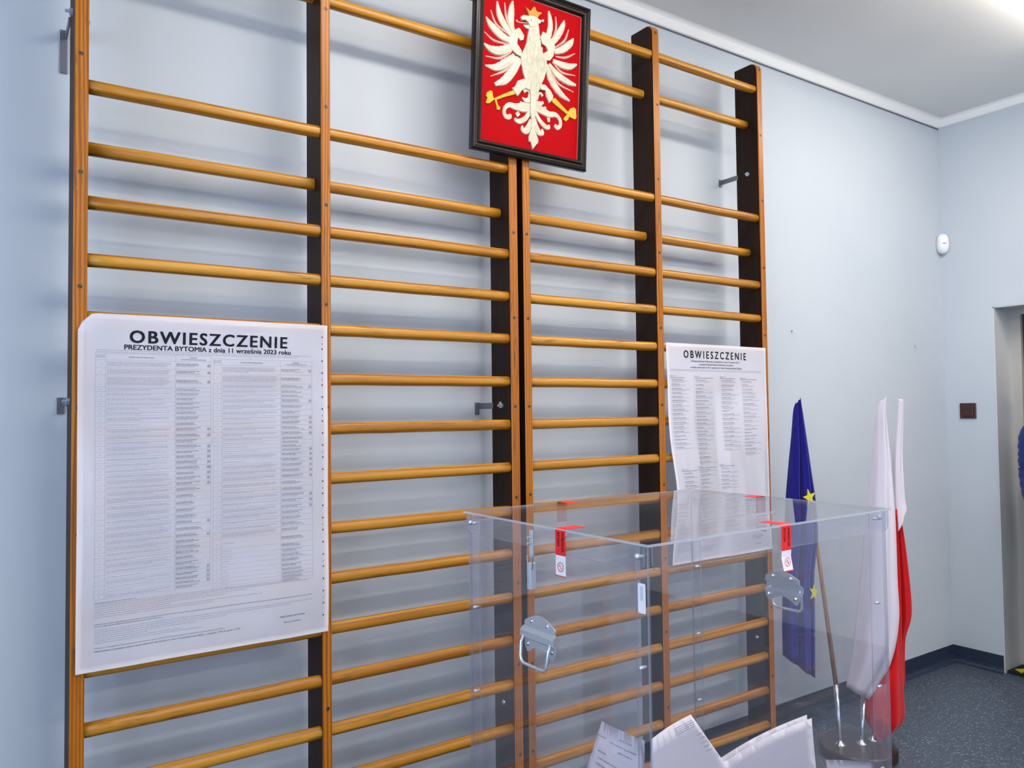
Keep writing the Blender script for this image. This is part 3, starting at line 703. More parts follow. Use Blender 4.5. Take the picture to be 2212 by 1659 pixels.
p1.put('table_lines', bl, 'ink_light'); p1.put('header_lettering', bh, 'ink_grey', True)
for y, x1 in ((88, 550), (92.5, 515)): p1.fine(bf, 37, x1, y, 1.7, rl)
for y, x1, mi in ((684, 125, 1), (688.5, 490, 0), (693, 540, 0), (698, 380, 0), (703, 330, 0), (708, 200, 0), (713, 420, 0), (718, 300, 0), (734, 550, 1), (739, 183, 1), (747, 550, 0), (752, 490, 0), (757, 330, 0), (762, 260, 0), (767, 150, 0), (772, 230, 0), (777, 271, 0)):
    p1.fine(bf, 37, x1, y, 1.8, rl, mi=mi)
p1.put('fine_print', bf, ['ink_light', 'ink_grey'], True); p1.put('access_symbols', bi, 'ink_grey')
bm = bmesh.new()
p1.text(bm, 'PREZYDENT BYTOMIA', 496, 784, 66, 3.6, 0.01, align='C'); p1.text(bm, 'Mariusz Wo\u0142osz', 496, 799, 46, 3.6, 0.004, align='C')
p1.text(bm, 'Wniosek o sporz\u0105dzenie aktu pe\u0142nomocnictwa powinien zosta\u0107 z\u0142o\u017cony do Prezydenta Bytomia najp\u00f3\u017aniej do dnia 6 pa\u017adziernika 2023 r.', 37, 789, 290, 2.3, 0.006)
p1.text(bm, 'G\u0142osowanie w lokalach wyborczych odbywa\u0107 si\u0119 b\u0119dzie w dniu 15 pa\u017adziernika 2023 r. od godz. 7.00 do godz. 21.00', 37, 797, 326, 3.3, 0.004)
p1.put('footer_lettering', bm, 'ink_grey', True)
bm = bmesh.new(); y = 33.0; k = 0
while y < 800:
    p1.rect(bm, 578, 581, y-2, y+2)
    if k % 3 == 0: p1.rect(bm, 578.3, 580.7, y+17, y+20, 1)
    y += 33.1; k += 1
p1.put('tick_marks', bm, ['ink', 'ink_grey'])

def disp2(u, v_):
    a = min(1, v_*1.6)
    d = 0.004+a*(0.011*math.sin(9.5*u+1.0)+0.006*math.sin(17*u-2*v_))*math.sin(math.pi*min(1, v_*0.85+0.1))+0.002*math.sin(11*v_+4*u)
    inx = (0.034*math.exp(-((v_-0.70)/0.22)**2))*(1-u)**2
    return (inx+0.006*v_, max(d, 0.0008)+0.004*v_, 0)
p2 = Sheet('candidate_notice', 2.1035, 2.679, 0.845, 1.668, FRONT-0.001, disp2, 'white paper notice headed OBWIESZCZENIE with columns of candidate lists, on the right wall bars')
bm = bmesh.new(); p2.text(bm, 'OBWIESZCZENIE', 93, 55, 370, 28, 0.022, 1.5); p2.put('title_lettering', bm, 'ink')
bm = bmesh.new()
for st, x, wd, y in (('Okr\u0119gowej Komisji Wyborczej w Katowicach I z dnia 27 wrze\u015bnia 2023 r.', 280, 292, 70), ('o zarejestrowanych listach kandydat\u00f3w na pos\u0142\u00f3w', 281, 206, 82), ('w okr\u0119gu wyborczym nr 29 w wyborach do Sejmu Rzeczypospolitej Polskiej', 280, 306, 94)):
    p2.text(bm, st, x, y, wd, 6.6, 0.008, align='C')
p2.put('subtitle_lettering', bm, 'ink')
bf = bmesh.new(); bh = bmesh.new(); r2 = random.Random(5)
for y, x0, x1 in ((102, 22, 560), (106.5, 12, 566)): p2.fine(bf, x0, x1, y, 2.0, r2)
for i, (x, ytop, ybot) in enumerate(((12, 126, 408), (152, 126, 462), (300, 126, 428), (424, 129, 450), (34, 484, 566), (143, 478, 572), (278, 476, 584))):
    p2.text(bh, 'Lista nr %d' % (i+1), x, ytop+2, 32, 4.2, 0.008)
    p2.fine(bh, x, x+r2.uniform(78, 120), ytop+8, 2.6, r2)
    y = ytop+16
    while y < ybot:
        p2.fine(bh, x+1, x+3, y, 2.1, r2); p2.fine(bh, x+9, x+9+r2.uniform(38, 76), y, 2.5, r2); n = r2.choice((1, 2, 2))
        for q in range(n): p2.fine(bf, x+9, x+9+(r2.uniform(70, 112) if q < n-1 else r2.uniform(22, 104)), y+4.2+4.0*q, 1.9, r2)
        y += 8.5+4.0*n+r2.uniform(0, 2)
for x0, x1, y0, y1 in ((142, 268, 606, 618), (34, 96, 590, 600), (20, 160, 700, 745), (24, 120, 752, 800), (150, 262, 690, 742), (284, 400, 700, 742), (426, 548, 700, 740), (150, 250, 790, 812)):
    y = y0
    while y < y1: p2.fine(bf, x0, x0+(x1-x0)*r2.uniform(0.55, 1), y, 2.1, r2); y += 4.6
for x0, y0 in ((158, 626), (284, 630), (350, 634), (428, 636), (490, 640)):     # specimen stamps: nested curved bars
    for ring in range(3):
        for k in range(10):
            a = math.radians(120+12*k); rr_ = 9+6*ring
            p2.rect(bf, x0+26+rr_*math.cos(a)-1.2, x0+26+rr_*math.cos(a)+1.2, y0+22+rr_*math.sin(a)*1.2-1.6, y0+22+rr_*math.sin(a)*1.2+1.6)
for st, x, y, wd in ((0, 470, 774, 56), (0, 462, 781, 74), (0, 480, 788, 42), (0, 484, 810, 40)): p2.fine(bh, x, x+wd, y, 2.5, r2)
p2.put('fine_print', bf, 'ink_light', True); p2.put('list_lettering', bh, 'ink_grey', True)

# ------------------------------------------------------------------ clear ballot box
BX = empty('ballot_box', (1.433, -0.888, 0), math.radians(1.2))
tag(BX, 'large clear acrylic ballot box with metal handles and red paper seals', 'ballot box')
HA, HB, ZT, ZB = 0.418, 0.3225, 1.170, 0.28
PA, PB, TH = HA-0.009, HB-0.009, 0.004
AC = ['acrylic', 'acrylic_edge']
def panel(name, poly, to3, d0, d1):
    bm = bmesh.new(); slab(bm, poly, to3, d0, d1, 0, 1)
    return obj(name, bm, AC, BX)
ytoF = lambda u, v_, d: (u, d, v_)
xtoF = lambda u, v_, d: (d, u, v_)
panel('front_panel', [(-PA, ZB), (PA, ZB), (PA, ZT-0.006), (-PA, ZT-0.006)], ytoF, -PB, -PB+TH)
panel('back_panel', [(-PA, ZB), (PA, ZB), (PA, ZT-0.006), (-PA, ZT-0.006)], ytoF, PB-TH, PB)
for s in (-1, 1):
    panel('side_panel', [(-PB+TH, ZB), (PB-TH, ZB), (PB-TH, ZT-0.006), (-PB+TH, ZT-0.006)], xtoF, min(s*PA, s*(PA-TH)), max(s*PA, s*(PA-TH)))
    for t in (-1, 1):                                  # strips that join the corners, with bolts
        a, b_ = t*(PB-TH-0.0005), t*(PB-TH-0.036)
        st = panel('corner_strip', [(min(a, b_), ZB+0.01), (max(a, b_), ZB+0.01), (max(a, b_), ZT-0.008), (min(a, b_), ZT-0.008)], xtoF, min(s*(PA-TH-0.0003), s*(PA-TH-0.0043)), max(s*(PA-TH-0.0003), s*(PA-TH-0.0043)))
        for z in (ZT-0.028, ZT-0.235, ZT-0.44, ZT-0.64):
            bm = bmesh.new(); yy = t*(PB-TH-0.02)
            tube(bm, [(s*(PA+0.0035), yy, z), (s*PA, yy, z), (s*(PA-0.0125), yy, z)], [0.0035, 0.0045, 0.003], 8)
            obj('bolt', bm, 'zinc', st, smooth=True)
obj('floor_panel', bbox(-PA+TH, PA-TH, -PB+TH, PB-TH, ZB, ZB+0.005), 'acrylic', BX)
# lid plate with a narrow slot
SX0, SX1, SY0, SY1 = -0.095, 0.160, -0.176, -0.169
bm = bmesh.new()
xs, ys = [-HA, SX0, SX1, HA], [-HB, SY0, SY1, HB]
G = {}
for k, z in enumerate((ZT-0.005, ZT)):
    for i, x in enumerate(xs):
        for j, y in enumerate(ys): G[i, j, k] = bm.verts.new((x, y, z))
for k in (0, 1):
    for i in range(3):
        for j in range(3):
            if (i, j) != (1, 1): bm.faces.new((G[i, j, k], G[i+1, j, k], G[i+1, j+1, k], G[i, j+1, k])).material_index = 0
for i in range(3):
    for j in (0, 3): bm.faces.new((G[i, j, 0], G[i+1, j, 0], G[i+1, j, 1], G[i, j, 1])).material_index = 1
    for j in (0, 3): bm.faces.new((G[j, i, 0], G[j, i+1, 0], G[j, i+1, 1], G[j, i, 1])).material_index = 1
for j in (1, 2):
    bm.faces.new((G[1, j, 0], G[2, j, 0], G[2, j, 1], G[1, j, 1])).material_index = 1
    bm.faces.new((G[j, 1, 0], G[j, 2, 0], G[j, 2, 1], G[j, 1, 1])).material_index = 1
lid = obj('lid', bm, ['acrylic', 'acrylic_rim_glint'], BX)
FLZ = ZT-0.052
def flange(poly, to3, d0, d1):
    bm = bmesh.new(); slab(bm, poly, to3, d0, d1, 0, 1); return obj('lid_flange', bm, AC, lid)
for s in (-1, 1):
    flange(rrect(-HA+0.012, HA-0.012, FLZ, ZT-0.005, 0.016, (1, 1, 0, 0)), ytoF, min(s*HB, s*(HB-0.004)), max(s*HB, s*(HB-0.004)))
    flange(rrect(-HB+0.012, HB-0.012, FLZ, ZT-0.005, 0.016, (1, 1, 0, 0)), xtoF, min(s*HA, s*(HA-0.004)), max(s*HA, s*(HA-0.004)))
    for t in (-1, 1):
        bm = bmesh.new(); x = s*(HA+0.001)
        tube(bm, [(x-s*0.006, t*(HB-0.03), ZT-0.026), (x, t*(HB-0.03), ZT-0.026), (x+s*0.003, t*(HB-0.03), ZT-0.026)], [0.006, 0.006, 0.004], 10)
        obj('bolt', bm, 'zinc', lid, smooth=True)
# chest handles on the left and right faces
def chest_handle(s):
    x0 = s*PA; zc = 0.925; yc = 0.022 if s < 0 else -0.012
    def P(u, v_, d): return (x0+s*d, yc+u, zc+v_)
    low = [(-0.055, -0.016), (-0.055, -0.03), (-0.046, -0.043), (-0.04, -0.043)]
    low += [(-0.04+0.08*k/10, -0.043+0.017*math.sin(math.pi*k/10)) for k in range(1, 10)]
    low += [(0.04, -0.043), (0.046, -0.043), (0.055, -0.03), (0.055, -0.016)]
    high = [(-0.055, 0.012), (0.055, 0.012), (0.055, 0.022)]+[(0.052-0.104*k/8, 0.026+0.017*math.sin(math.pi*k/8)) for k in range(9)]+[(-0.055, 0.022)]
    bm = bmesh.new(); slab(bm, low, P, 0.0, 0.002); slab(bm, high, P, 0.0, 0.002)
    h = obj('handle', bm, 'zinc', BX); h['label'] = 'zinc-plated chest handle with a drop bail'
    bm = bmesh.new()                                     # raised channel that holds the bail
    prof = [(-0.016, 0.002), (-0.009, 0.012), (0.004, 0.012), (0.012, 0.002), (0.012, 0.0), (0.003, 0.010), (-0.008, 0.010), (-0.016, 0.0)]
    A = [bm.verts.new(P(-0.059, a, d)) for a, d in prof]; B = [bm.verts.new(P(0.059, a, d)) for a, d in prof]
    for i in range(8): j = (i+1) % 8; bm.faces.new((A[i], A[j], B[j], B[i]))
    bm.faces.new(A); bm.faces.new(B); obj('channel', bm, 'zinc', h)
    bm = bmesh.new()
    pts = [(-0.048, -0.004, 0.008), (-0.049, -0.02, 0.016), (-0.047, -0.05, 0.020)]+[(-0.047+0.014*(1-math.cos(math.pi/2*k/4)), -0.05-0.014*math.sin(math.pi/2*k/4), 0.020) for k in range(1, 5)]
    pts += [(-u, v_, d) for u, v_, d in pts[::-1]]
    tube(bm, [P(*p) for p in pts], 0.0036, 8); obj('bail', bm, 'zinc', h, smooth=True)
    for u, v_ in ((-0.028, 0.026), (0.028, 0.026), (-0.043, -0.026), (0.043, -0.026)):
        bm = bmesh.new()
        tube(bm, [P(u, v_, -0.008), P(u, v_, -0.006), P(u, v_, 0.002), P(u, v_, 0.005)], [0.003, 0.0058, 0.0058, 0.003], 10)
        obj('rivet', bm, 'chrome', h, smooth=True)
chest_handle(-1); chest_handle(1)
# toggle latch under the lid edge of the left face
xl = -HA
lt = obj('toggle_latch', rbox(xl-0.003, xl, 0.030, 0.042, ZT-0.075, ZT-0.014, 0.001), 'zinc', BX)
bm = bmesh.new(); tube(bm, [(xl-0.006, 0.028, ZT-0.10), (xl-0.006, 0.026, ZT-0.070), (xl-0.006, 0.046, ZT-0.070), (xl-0.006, 0.044, ZT-0.10)], 0.0016, 6); obj('wire_loop', bm, 'chrome', lt)
obj('lever', rbox(xl-0.010, xl+0.006, 0.029, 0.043, ZT-0.145, ZT-0.085, 0.002), 'zinc', lt)
for z in (ZT-0.03, ZT-0.043, ZT-0.125):
    bm = bmesh.new(); tube(bm, [(xl-0.012, 0.036, z), (xl, 0.036, z)], 0.003, 8); obj('rivet', bm, 'chrome', lt)
# bar-code sticker by the near corner of the left face
sx = -PA-0.0006
bm = bmesh.new(); slab(bm, rrect(-PB+0.008, -PB+0.028, ZT-0.132, ZT-0.076, 0.003), xtoF, sx-0.0003, sx)
lb = obj('barcode_sticker', bm, 'label_white', BX); lb['label'] = 'small white bar-code sticker'
bm = bmesh.new(); rb = random.Random(2); z = ZT-0.108
while z < ZT-0.082:
    w_ = rb.uniform(0.0003, 0.0009); bm.faces.new([bm.verts.new(p) for p in ((sx-0.0005, -PB+0.014, z), (sx-0.0005, -PB+0.022, z), (sx-0.0005, -PB+0.022, z+w_), (sx-0.0005, -PB+0.014, z+w_))]); z += w_+rb.uniform(0.0004, 0.0009)
o = obj_raw('bar_lines', bm, 'ink_light', lb); o['kind'] = 'stuff'
# red paper seals over the lid edge, one on each side
def seal(face, c, curl=0.0):
    """face: unit outward (x,y); c: position along the face"""
    n = Vector((face[0], face[1], 0)); e = Vector((-face[1], face[0], 0)); D = HA if face[0] else HB
    prof = [(-0.055, 0.0006), (-0.03, 0.0006), (-0.004, 0.0008)]
    down = [(0.0012, -0.004), (0.0012, -0.03), (0.0012, -0.056)]
    tab = [(0.0012, -0.056), (0.001-curl*0.3, -0.07), (0.001+curl, -0.098)]
    def strip(path, w_, mt, name, par, taper=False):
        bm = bmesh.new(); rows = []
        for i, (d, h) in enumerate(path):
            ww = w_*(0.35 if (taper and i == 0) else 1)
            for q in (0,): rows.append([bm.verts.new(n*(D+d)+e*(c+t*ww/2)+Vector((0, 0, ZT+h))) for t in (-1, 1)])
        fs = [bm.faces.new((a[0], a[1], b_[1], b_[0])) for a, b_ in zip(rows, rows[1:])]
        bmesh.ops.recalc_face_normals(bm, faces=bm.faces)
        bmesh.ops.solidify(bm, geom=fs, thickness=0.0003)
        return obj(name, bm, mt, par)
    r = strip(prof+down, 0.034, 'tape_red', 'paper_seal', BX); r['label'] = 'red paper seal with a white stamped tab'
    strip(tab, 0.033, 'label_white', 'stamped_tab', r)
    strip([(tab[-1][0]-0.0002, tab[-1][1]), (tab[-1][0], tab[-1][1]-0.002)], 0.033, 'tape_red', 'tab_edge', r)
    bm = bmesh.new()
    f3 = lambda a, b_: n*(D+0.0022)+e*(c+b_)+Vector((0, 0, ZT-0.006-a))
    add_text(bm, 'WYBORCZA', f3, 0.0, 0.0045, 0.042, 0.0065, 0.02); add_text(bm, 'BYTOM', f3, 0.002, -0.010, 0.028, 0.0065, 0.02)
    o = obj_raw('lettering', bm, 'tape_ink', r); o['kind'] = 'stuff'
    bm = bmesh.new()
    for rad in (0.0105, 0.0085):
        pr_ = [bm.verts.new(n*(D+0.0018+curl*(0.5))+e*(c+rad*math.cos(2*math.pi*k/24))+Vector((0, 0, ZT-0.080+rad*math.sin(2*math.pi*k/24)))) for k in range(24)]
        pi_ = [bm.verts.new(n*(D+0.0018+curl*(0.5))+e*(c+(rad-0.0008)*math.cos(2*math.pi*k/24))+Vector((0, 0, ZT-0.080+(rad-0.0008)*math.sin(2*math.pi*k/24)))) for k in range(24)]
        for k in range(24): bm.faces.new((pr_[k], pr_[(k+1) % 24], pi_[(k+1) % 24], pi_[k]))
    for t in (-1, 1):
        pts = [bm.verts.new(n*(D+0.0018+curl*0.5)+e*(c+t*0.002+0.0016*math.cos(2*math.pi*k/8))+Vector((0, 0, ZT-0.080-t*0.002+0.0022*math.sin(2*math.pi*k/8)))) for k in range(8)]
        bm.faces.new(pts)
    o = obj_raw('round_stamp', bm, 'tape_red', r); o['kind'] = 'stuff'
seal((-1, 0), 0.066); seal((0, -1), -0.004, 0.004); seal((0, 1), 0.10); seal((1, 0), 0.06)
# low metal stand below the box
stand = obj('stand_top', rbox(-PA-0.02, PA+0.02, -PB-0.02, PB+0.02, ZB-0.03, ZB-0.001, 0.004), 'plain_grey', BX)
for sx_ in (-1, 1):
    for sy_ in (-1, 1):
        obj('leg', rbox(sx_*(PA-0.01)-0.018, sx_*(PA-0.01)+0.018, sy_*(PB-0.01)-0.018, sy_*(PB-0.01)+0.018, 0, ZB-0.03, 0.003), 'plain_grey', BX)

# ------------------------------------------------------------------ ballot papers inside the box
def paper_patch(label, c00, c10, c11, c01, bulge, printed=None):
    """curved sheet over four corners (00->10 along the top, 01/11 below)"""
    P00, P10, P11, P01 = map(Vector, (c00, c10, c11, c01))
    nrm = (P10-P00).cross(P01-P00).normalized()
    root = empty('ballot_paper', (P00+P10+P11+P01)/4); root.location.z = min(p.z for p in (P00, P10, P11, P01))
    tag(root, label, 'ballot paper', 'ballot papers in the box')
    def at(u, v_, d=0.0):
        p = (P00*(1-u)+P10*u)*(1-v_)+(P01*(1-u)+P11*u)*v_
        return p+nrm*(bulge[0]*math.sin(math.pi*u)+bulge[1]*math.sin(math.pi*v_)+bulge[2]*u*v_+d)
    bm = bmesh.new(); n = 14
    g = [[bm.verts.new(at(i/n, j/n)) for i in range(n+1)] for j in range(n+1)]
    fs = [bm.faces.new((g[j][i], g[j][i+1], g[j+1][i+1], g[j+1][i])) for j in range(n) for i in range(n)]
    bmesh.ops.solidify(bm, geom=fs, thickness=0.0003)
    obj('paper_sheet', bm, 'paper', root, smooth=True, off=root.location)
    if printed:
        bm = bmesh.new(); rr_ = random.Random(9)
        for (u0, u1, v_, hh) in printed['lines']:
            u = u0
            while u < u1:
                du = rr_.uniform(0.006, 0.014)
                for d in (0.0012, -0.0012): bm.faces.new([bm.verts.new(at(*q, d)) for q in ((u, v_), (u+du*0.8, v_), (u+du*0.8, v_+hh), (u, v_+hh))])
                u += du*(2.2 if rr_.random() < 0.15 else 1.05)
        o = obj_raw('fine_print', bm, 'ink_light', root, off=root.location); o['kind'] = 'stuff'
pl = [(0.02, 0.22, 0.060, 0.006), (0.32, 0.85, 0.064, 0.007), (0.5, 0.76, 0.036, 0.006), (0.5, 0.78, 0.090, 0.006), (0.1, 0.3, 0.125, 0.006), (0.14, 0.6, 0.155, 0.006), (0.14, 0.4, 0.182, 0.008), (0.14, 0.62, 0.212, 0.006), (0.14, 0.48, 0.24, 0.006), (0.14, 0.4, 0.268, 0.006)]
paper_patch('printed ballot paper standing in the near left corner of the ballot box', (1.052, -1.045, 0.788), (1.046, -1.176, 0.794), (1.054, -1.165, 0.30), (1.076, -0.82, 0.30), (-0.003, -0.004, 0), {'lines': pl})
paper_patch('white ballot paper with a pointed tip against the box front, right of its corner', (1.056, -1.184, 0.797), (1.188, -1.160, 0.806), (1.62, -1.165, 0.30), (1.064, -1.176, 0.30), (0.004, 0.012, 0), {'lines': [(0.55, 0.95, 0.02+0.009*k, 0.004) for k in range(4)]+[(0.88, 0.97, 0.085+0.02*k, 0.004) for k in range(5)]})
paper_patch('wide folded ballot paper rising to a peak at the right side of the box', (1.285, -1.150, 0.678), (1.694, -1.080, 0.659), (1.78, -1.06, 0.30), (1.20, -1.140, 0.30), (0.012, 0.006, 0))
paper_patch('ballot paper whose white rim shows above the wide folded one', (1.287, -1.138, 0.682), (1.692, -1.068, 0.664), (1.76, -1.045, 0.30), (1.21, -1.12, 0.30), (0.010, 0.0, 0))
paper_patch('small curled ballot paper at the right end of the box', (1.725, -1.095, 0.556), (1.812, -1.168, 0.553), (1.81, -1.172, 0.30), (1.74, -1.11, 0.30), (0.004, 0.004, 0))
paper_patch('ballot paper lying flat on the bottom of the box behind the others', (1.09, -0.62, 0.292), (1.55, -0.62, 0.292), (1.58, -0.98, 0.292), (1.10, -0.79, 0.292), (0.002, 0.004, 0))

# ------------------------------------------------------------------ flags on a round stand
FB = Vector((2.9892, -0.375, 0.04)); FE = Vector((0.85, -0.527, 0)); FN = Vector((0.527, 0.85, 0))
def F3(s, z, d=0.0): return FB+FE*s+FN*d+Vector((0, 0, z-0.04))
fs_ = empty('flag_stand', (FB.x, FB.y, 0))
tag(fs_, 'dark round wooden base holding the flag poles', 'flag stand')
bm = bmesh.new(); lathe(bm, [(0.0001, 0), (0.146, 0), (0.150, 0.004), (0.150, 0.034), (0.145, 0.040), (0.0001, 0.040)], 48)
obj('base', bm, 'base_wood', fs_)
def make_flag(pole, d, label, parts):
    (s0, z0), (s1, z1), (s2, z2) = pole
    z0 = 0.0405
    bot = F3(s0, z0, d*0.6); mid = F3(s1, z1, d*0.8); top = F3(s2+0.004, z2-0.025, d)
    r = empty('flag', bot); tag(r, label, 'flag', 'flags on the round stand')
    bm = bmesh.new(); tube(bm, [mid, top], [0.0095, 0.006], 12); pw = obj('pole', bm, 'pole_wood', r, off=r.location, smooth=True)
    bm = bmesh.new(); tube(bm, [bot, bot.lerp(mid, 0.06), mid.lerp(bot, -0.02)], [0.007, 0.0065, 0.0105], 12); obj('chrome_sleeve', bm, 'chrome', r, off=r.location, smooth=True)
    bm = bmesh.new(); lathe(bm, [(0.022, 0), (0.020, 0.006), (0.009, 0.012), (0.008, 0.02)], 16, bot); obj('socket', bm, 'chrome', r, off=r.location, smooth=True)
    for p in parts: p(r)
    return r
def drape(name, mt, Lp, Rp, d, folds, amp, seed, thick=0.0006, wrap=1.0):
    def build(r):
        rnd = random.Random(seed); ph = rnd.uniform(0, 6)
        rows, cols = 46, 56
        Ls = cr([Vector((a, b_)) for a, b_ in Lp], 8); Rs = cr([Vector((a, b_)) for a, b_ in Rp], 8)
        def samp(Pp, t): x = t*(len(Pp)-1); i = min(int(x), len(Pp)-2); return Pp[i].lerp(Pp[i+1], x-i)
        bm = bmesh.new(); g = []
        for j in range(rows+1):
            t = j/rows; a, b_ = samp(Ls, t), samp(Rs, t); row = []
            wd = (b_-a).length
            for i in range(cols+1):
                u = i/cols
                p = a.lerp(b_, u)
                am = min(amp, wd*0.22)
                bow = -wrap*min(wd*0.30, 0.05)*math.sin(math.pi*u)
                wav = am*math.sin(2*math.pi*folds*u+ph+0.9*t)*(0.5+0.5*math.sin(math.pi*min(1, u*1.1)))+am*0.35*math.sin(2*math.pi*folds*2.1*u+2*ph-1.3*t)
                row.append(bm.verts.new(F3(p.x+am*0.25*math.cos(2*math.pi*folds*u+ph)*math.sin(math.pi*u), p.y, d+bow+wav)))
            g.append(row)
        fs = [bm.faces.new((g[j][i], g[j][i+1], g[j+1][i+1], g[j+1][i])) for j in range(rows) for i in range(cols)]
        bmesh.ops.recalc_face_normals(bm, faces=bm.faces)
        bmesh.ops.solidify(bm, geom=fs, thickness=thick)
        obj(name, bm, mt, r, smooth=True, off=r.location)
    return build
def stars(r):
    for k, (s, z) in enumerate([EU_STARS[0], (EU_STARS[1][0]-0.012, EU_STARS[1][1])]):
        bm = bmesh.new(); pts = []
        for q in range(10):
            a = math.radians(90+36*q+(14 if k == 0 else -8)); rad = 0.036 if q % 2 == 0 else 0.0145
            pts.append((s+rad*math.cos(a)*(0.72 if k == 0 else 0.5), z+rad*math.sin(a)))
        slab(bm, pts, lambda u, v_, d: F3(u, v_, d), -0.0735 if k == 0 else -0.0665, -0.066 if k == 0 else -0.059)
        obj('star', bm, 'flag_yellow', r, off=r.location)
make_flag(EU_POLE, 0.0, 'dark blue flag with yellow stars, furled on the pole nearest the wall bars', [drape('cloth', 'flag_blue', EU_L, EU_R, -0.012, 2.3, 0.018, 4), stars])
make_flag(P1_POLE, 0.006, 'white and red flag hanging in front, its red half reaching the stand', [drape('white_half', 'flag_white', P1_WL, P1_WR, -0.012, 1.3, 0.010, 8), drape('red_half', 'flag_red', P1_RL, P1_RR, 0.02, 1.4, 0.012, 9)])
make_flag([P2_POLE[0], P2_POLE[1], (P2_POLE[2][0]+0.006, P2_POLE[2][1]-0.02)], 0.060, 'white and red flag hanging behind, furthest from the wall bars', [drape('white_half', 'flag_white', P2_WL, P2_WR, 0.044, 1.2, 0.006, 3, wrap=0.5), drape('red_half', 'flag_red', P2_RL, P2_RR, 0.052, 1.3, 0.008, 6, wrap=0.5)])

# ------------------------------------------------------------------ small things on the walls
se = empty('motion_sensor', (4.495, -0.012, 2.285))
tag(se, 'white oval motion sensor mounted in the room corner', 'motion sensor')
dirn = Vector((-1, -1, 0)).normalized(); sid = Vector((-1, 1, 0)).normalized()*-1
bm = bmesh.new(); prof = [(0.0, 0.043), (0.010, 0.042), (0.020, 0.038), (0.028, 0.028), (0.032, 0.012), (0.033, 0.0)]
n = 24; rings = []
for d, rs in prof[::-1]:
    k_ = rs/0.043
    ring = []
    for q in range(n):
        a = 2*math.pi*q/n; cx_, sy_ = math.cos(a), math.sin(a); e_ = 0.8
        ring.append(bm.verts.new(dirn*(0.012+d)+sid*(0.033*k_*math.copysign(abs(cx_)**e_, cx_))+Vector((0, 0, 0.05+0.058*max(k_, 0.02)*math.copysign(abs(sy_)**e_, sy_)))))
    rings.append(ring)
for a, b_ in zip(rings, rings[1:]):
    for q in range(n): bm.faces.new((a[q], a[(q+1) % n], b_[(q+1) % n], b_[q]))
bm.faces.new(rings[0]); bm.faces.new(rings[-1])
obj('sensor_body', bm, 'plain_white', se, smooth=True)
bm = bmesh.new(); c_ = dirn*0.0445+Vector((0, 0, 0.048))
slab(bm, rrect(-0.010, 0.010, -0.003, 0.003, 0.0028), lambda u, v_, d: c_+sid*u+Vector((0, 0, v_))+dirn*d, 0.0, 0.0016)
obj('sensor_light', bm, 'plain_grey', se)
bm = bmesh.new(); box(bm, -0.02, 0.014, -0.02, 0.010, -0.002, 0.09)
obj('corner_mount', bm, 'plain_white', se)
sw = empty('light_switch', (XR, -0.122, 1.35))
tag(sw, 'brown square light switch on the wall beside the doorway', 'light switch')
obj('switch_plate', rbox(-0.009, -0.0003, -0.0425, 0.0425, 0.0, 0.085, 0.003), 'switch_brown', sw)
obj('rocker', rbox(-0.015, -0.009, -0.030, 0.030, 0.013, 0.072, 0.003), 'switch_brown', sw)
for (x, z, lab) in ((3.135, 1.779, 'small bent wire hook in the wall above the blue flag'), (4.203, 1.747, 'small bent wire hook in the wall near the room corner')):
    h = empty('wall_hook', (x, 0, z-0.012)); tag(h, lab, 'hook', 'bent wall hooks')
    bm = bmesh.new(); tube(bm, [(0, 0, 0.012), (0, -0.012, 0.012), (0.002, -0.016, 0.006), (0.004, -0.016, -0.006)], 0.0016, 6); obj('wire', bm, 'zinc', h)
    bm = bmesh.new(); tube(bm, [(0, -0.0004, 0.012), (0, -0.002, 0.012)], 0.004, 8); obj('plug', bm, 'gap_dark', h)

# ------------------------------------------------------------------ person in the doorway (only the sleeve is in the picture)
def skin_mesh(name, verts, edges, radii, mt, parent, sub=2, root=0):
    me = bpy.data.meshes.new(name); me.from_pydata(verts, edges, [])
    o = bpy.data.objects.new(name, me); C.objects.link(o)
    md = o.modifiers.new('skin', 'SKIN'); md.use_smooth_shade = True
    for i, r in enumerate(radii): me.skin_vertices[0].data[i].radius = r if isinstance(r, tuple) else (r, r)
    for i in range(len(verts)): me.skin_vertices[0].data[i].use_root = (i == root)
    sb = o.modifiers.new('sub', 'SUBSURF'); sb.levels = sub; sb.render_levels = sub
    dg = bpy.context.evaluated_depsgraph_get(); dg.update()
    m2 = bpy.data.meshes.new_from_object(o.evaluated_get(dg))
    bpy.data.objects.remove(o); bpy.data.meshes.remove(me)
    m2.name = name; m2.materials.clear(); m2.materials.append(M[mt])
    for p in m2.polygons: p.use_smooth = True
    return link(name, m2, parent)
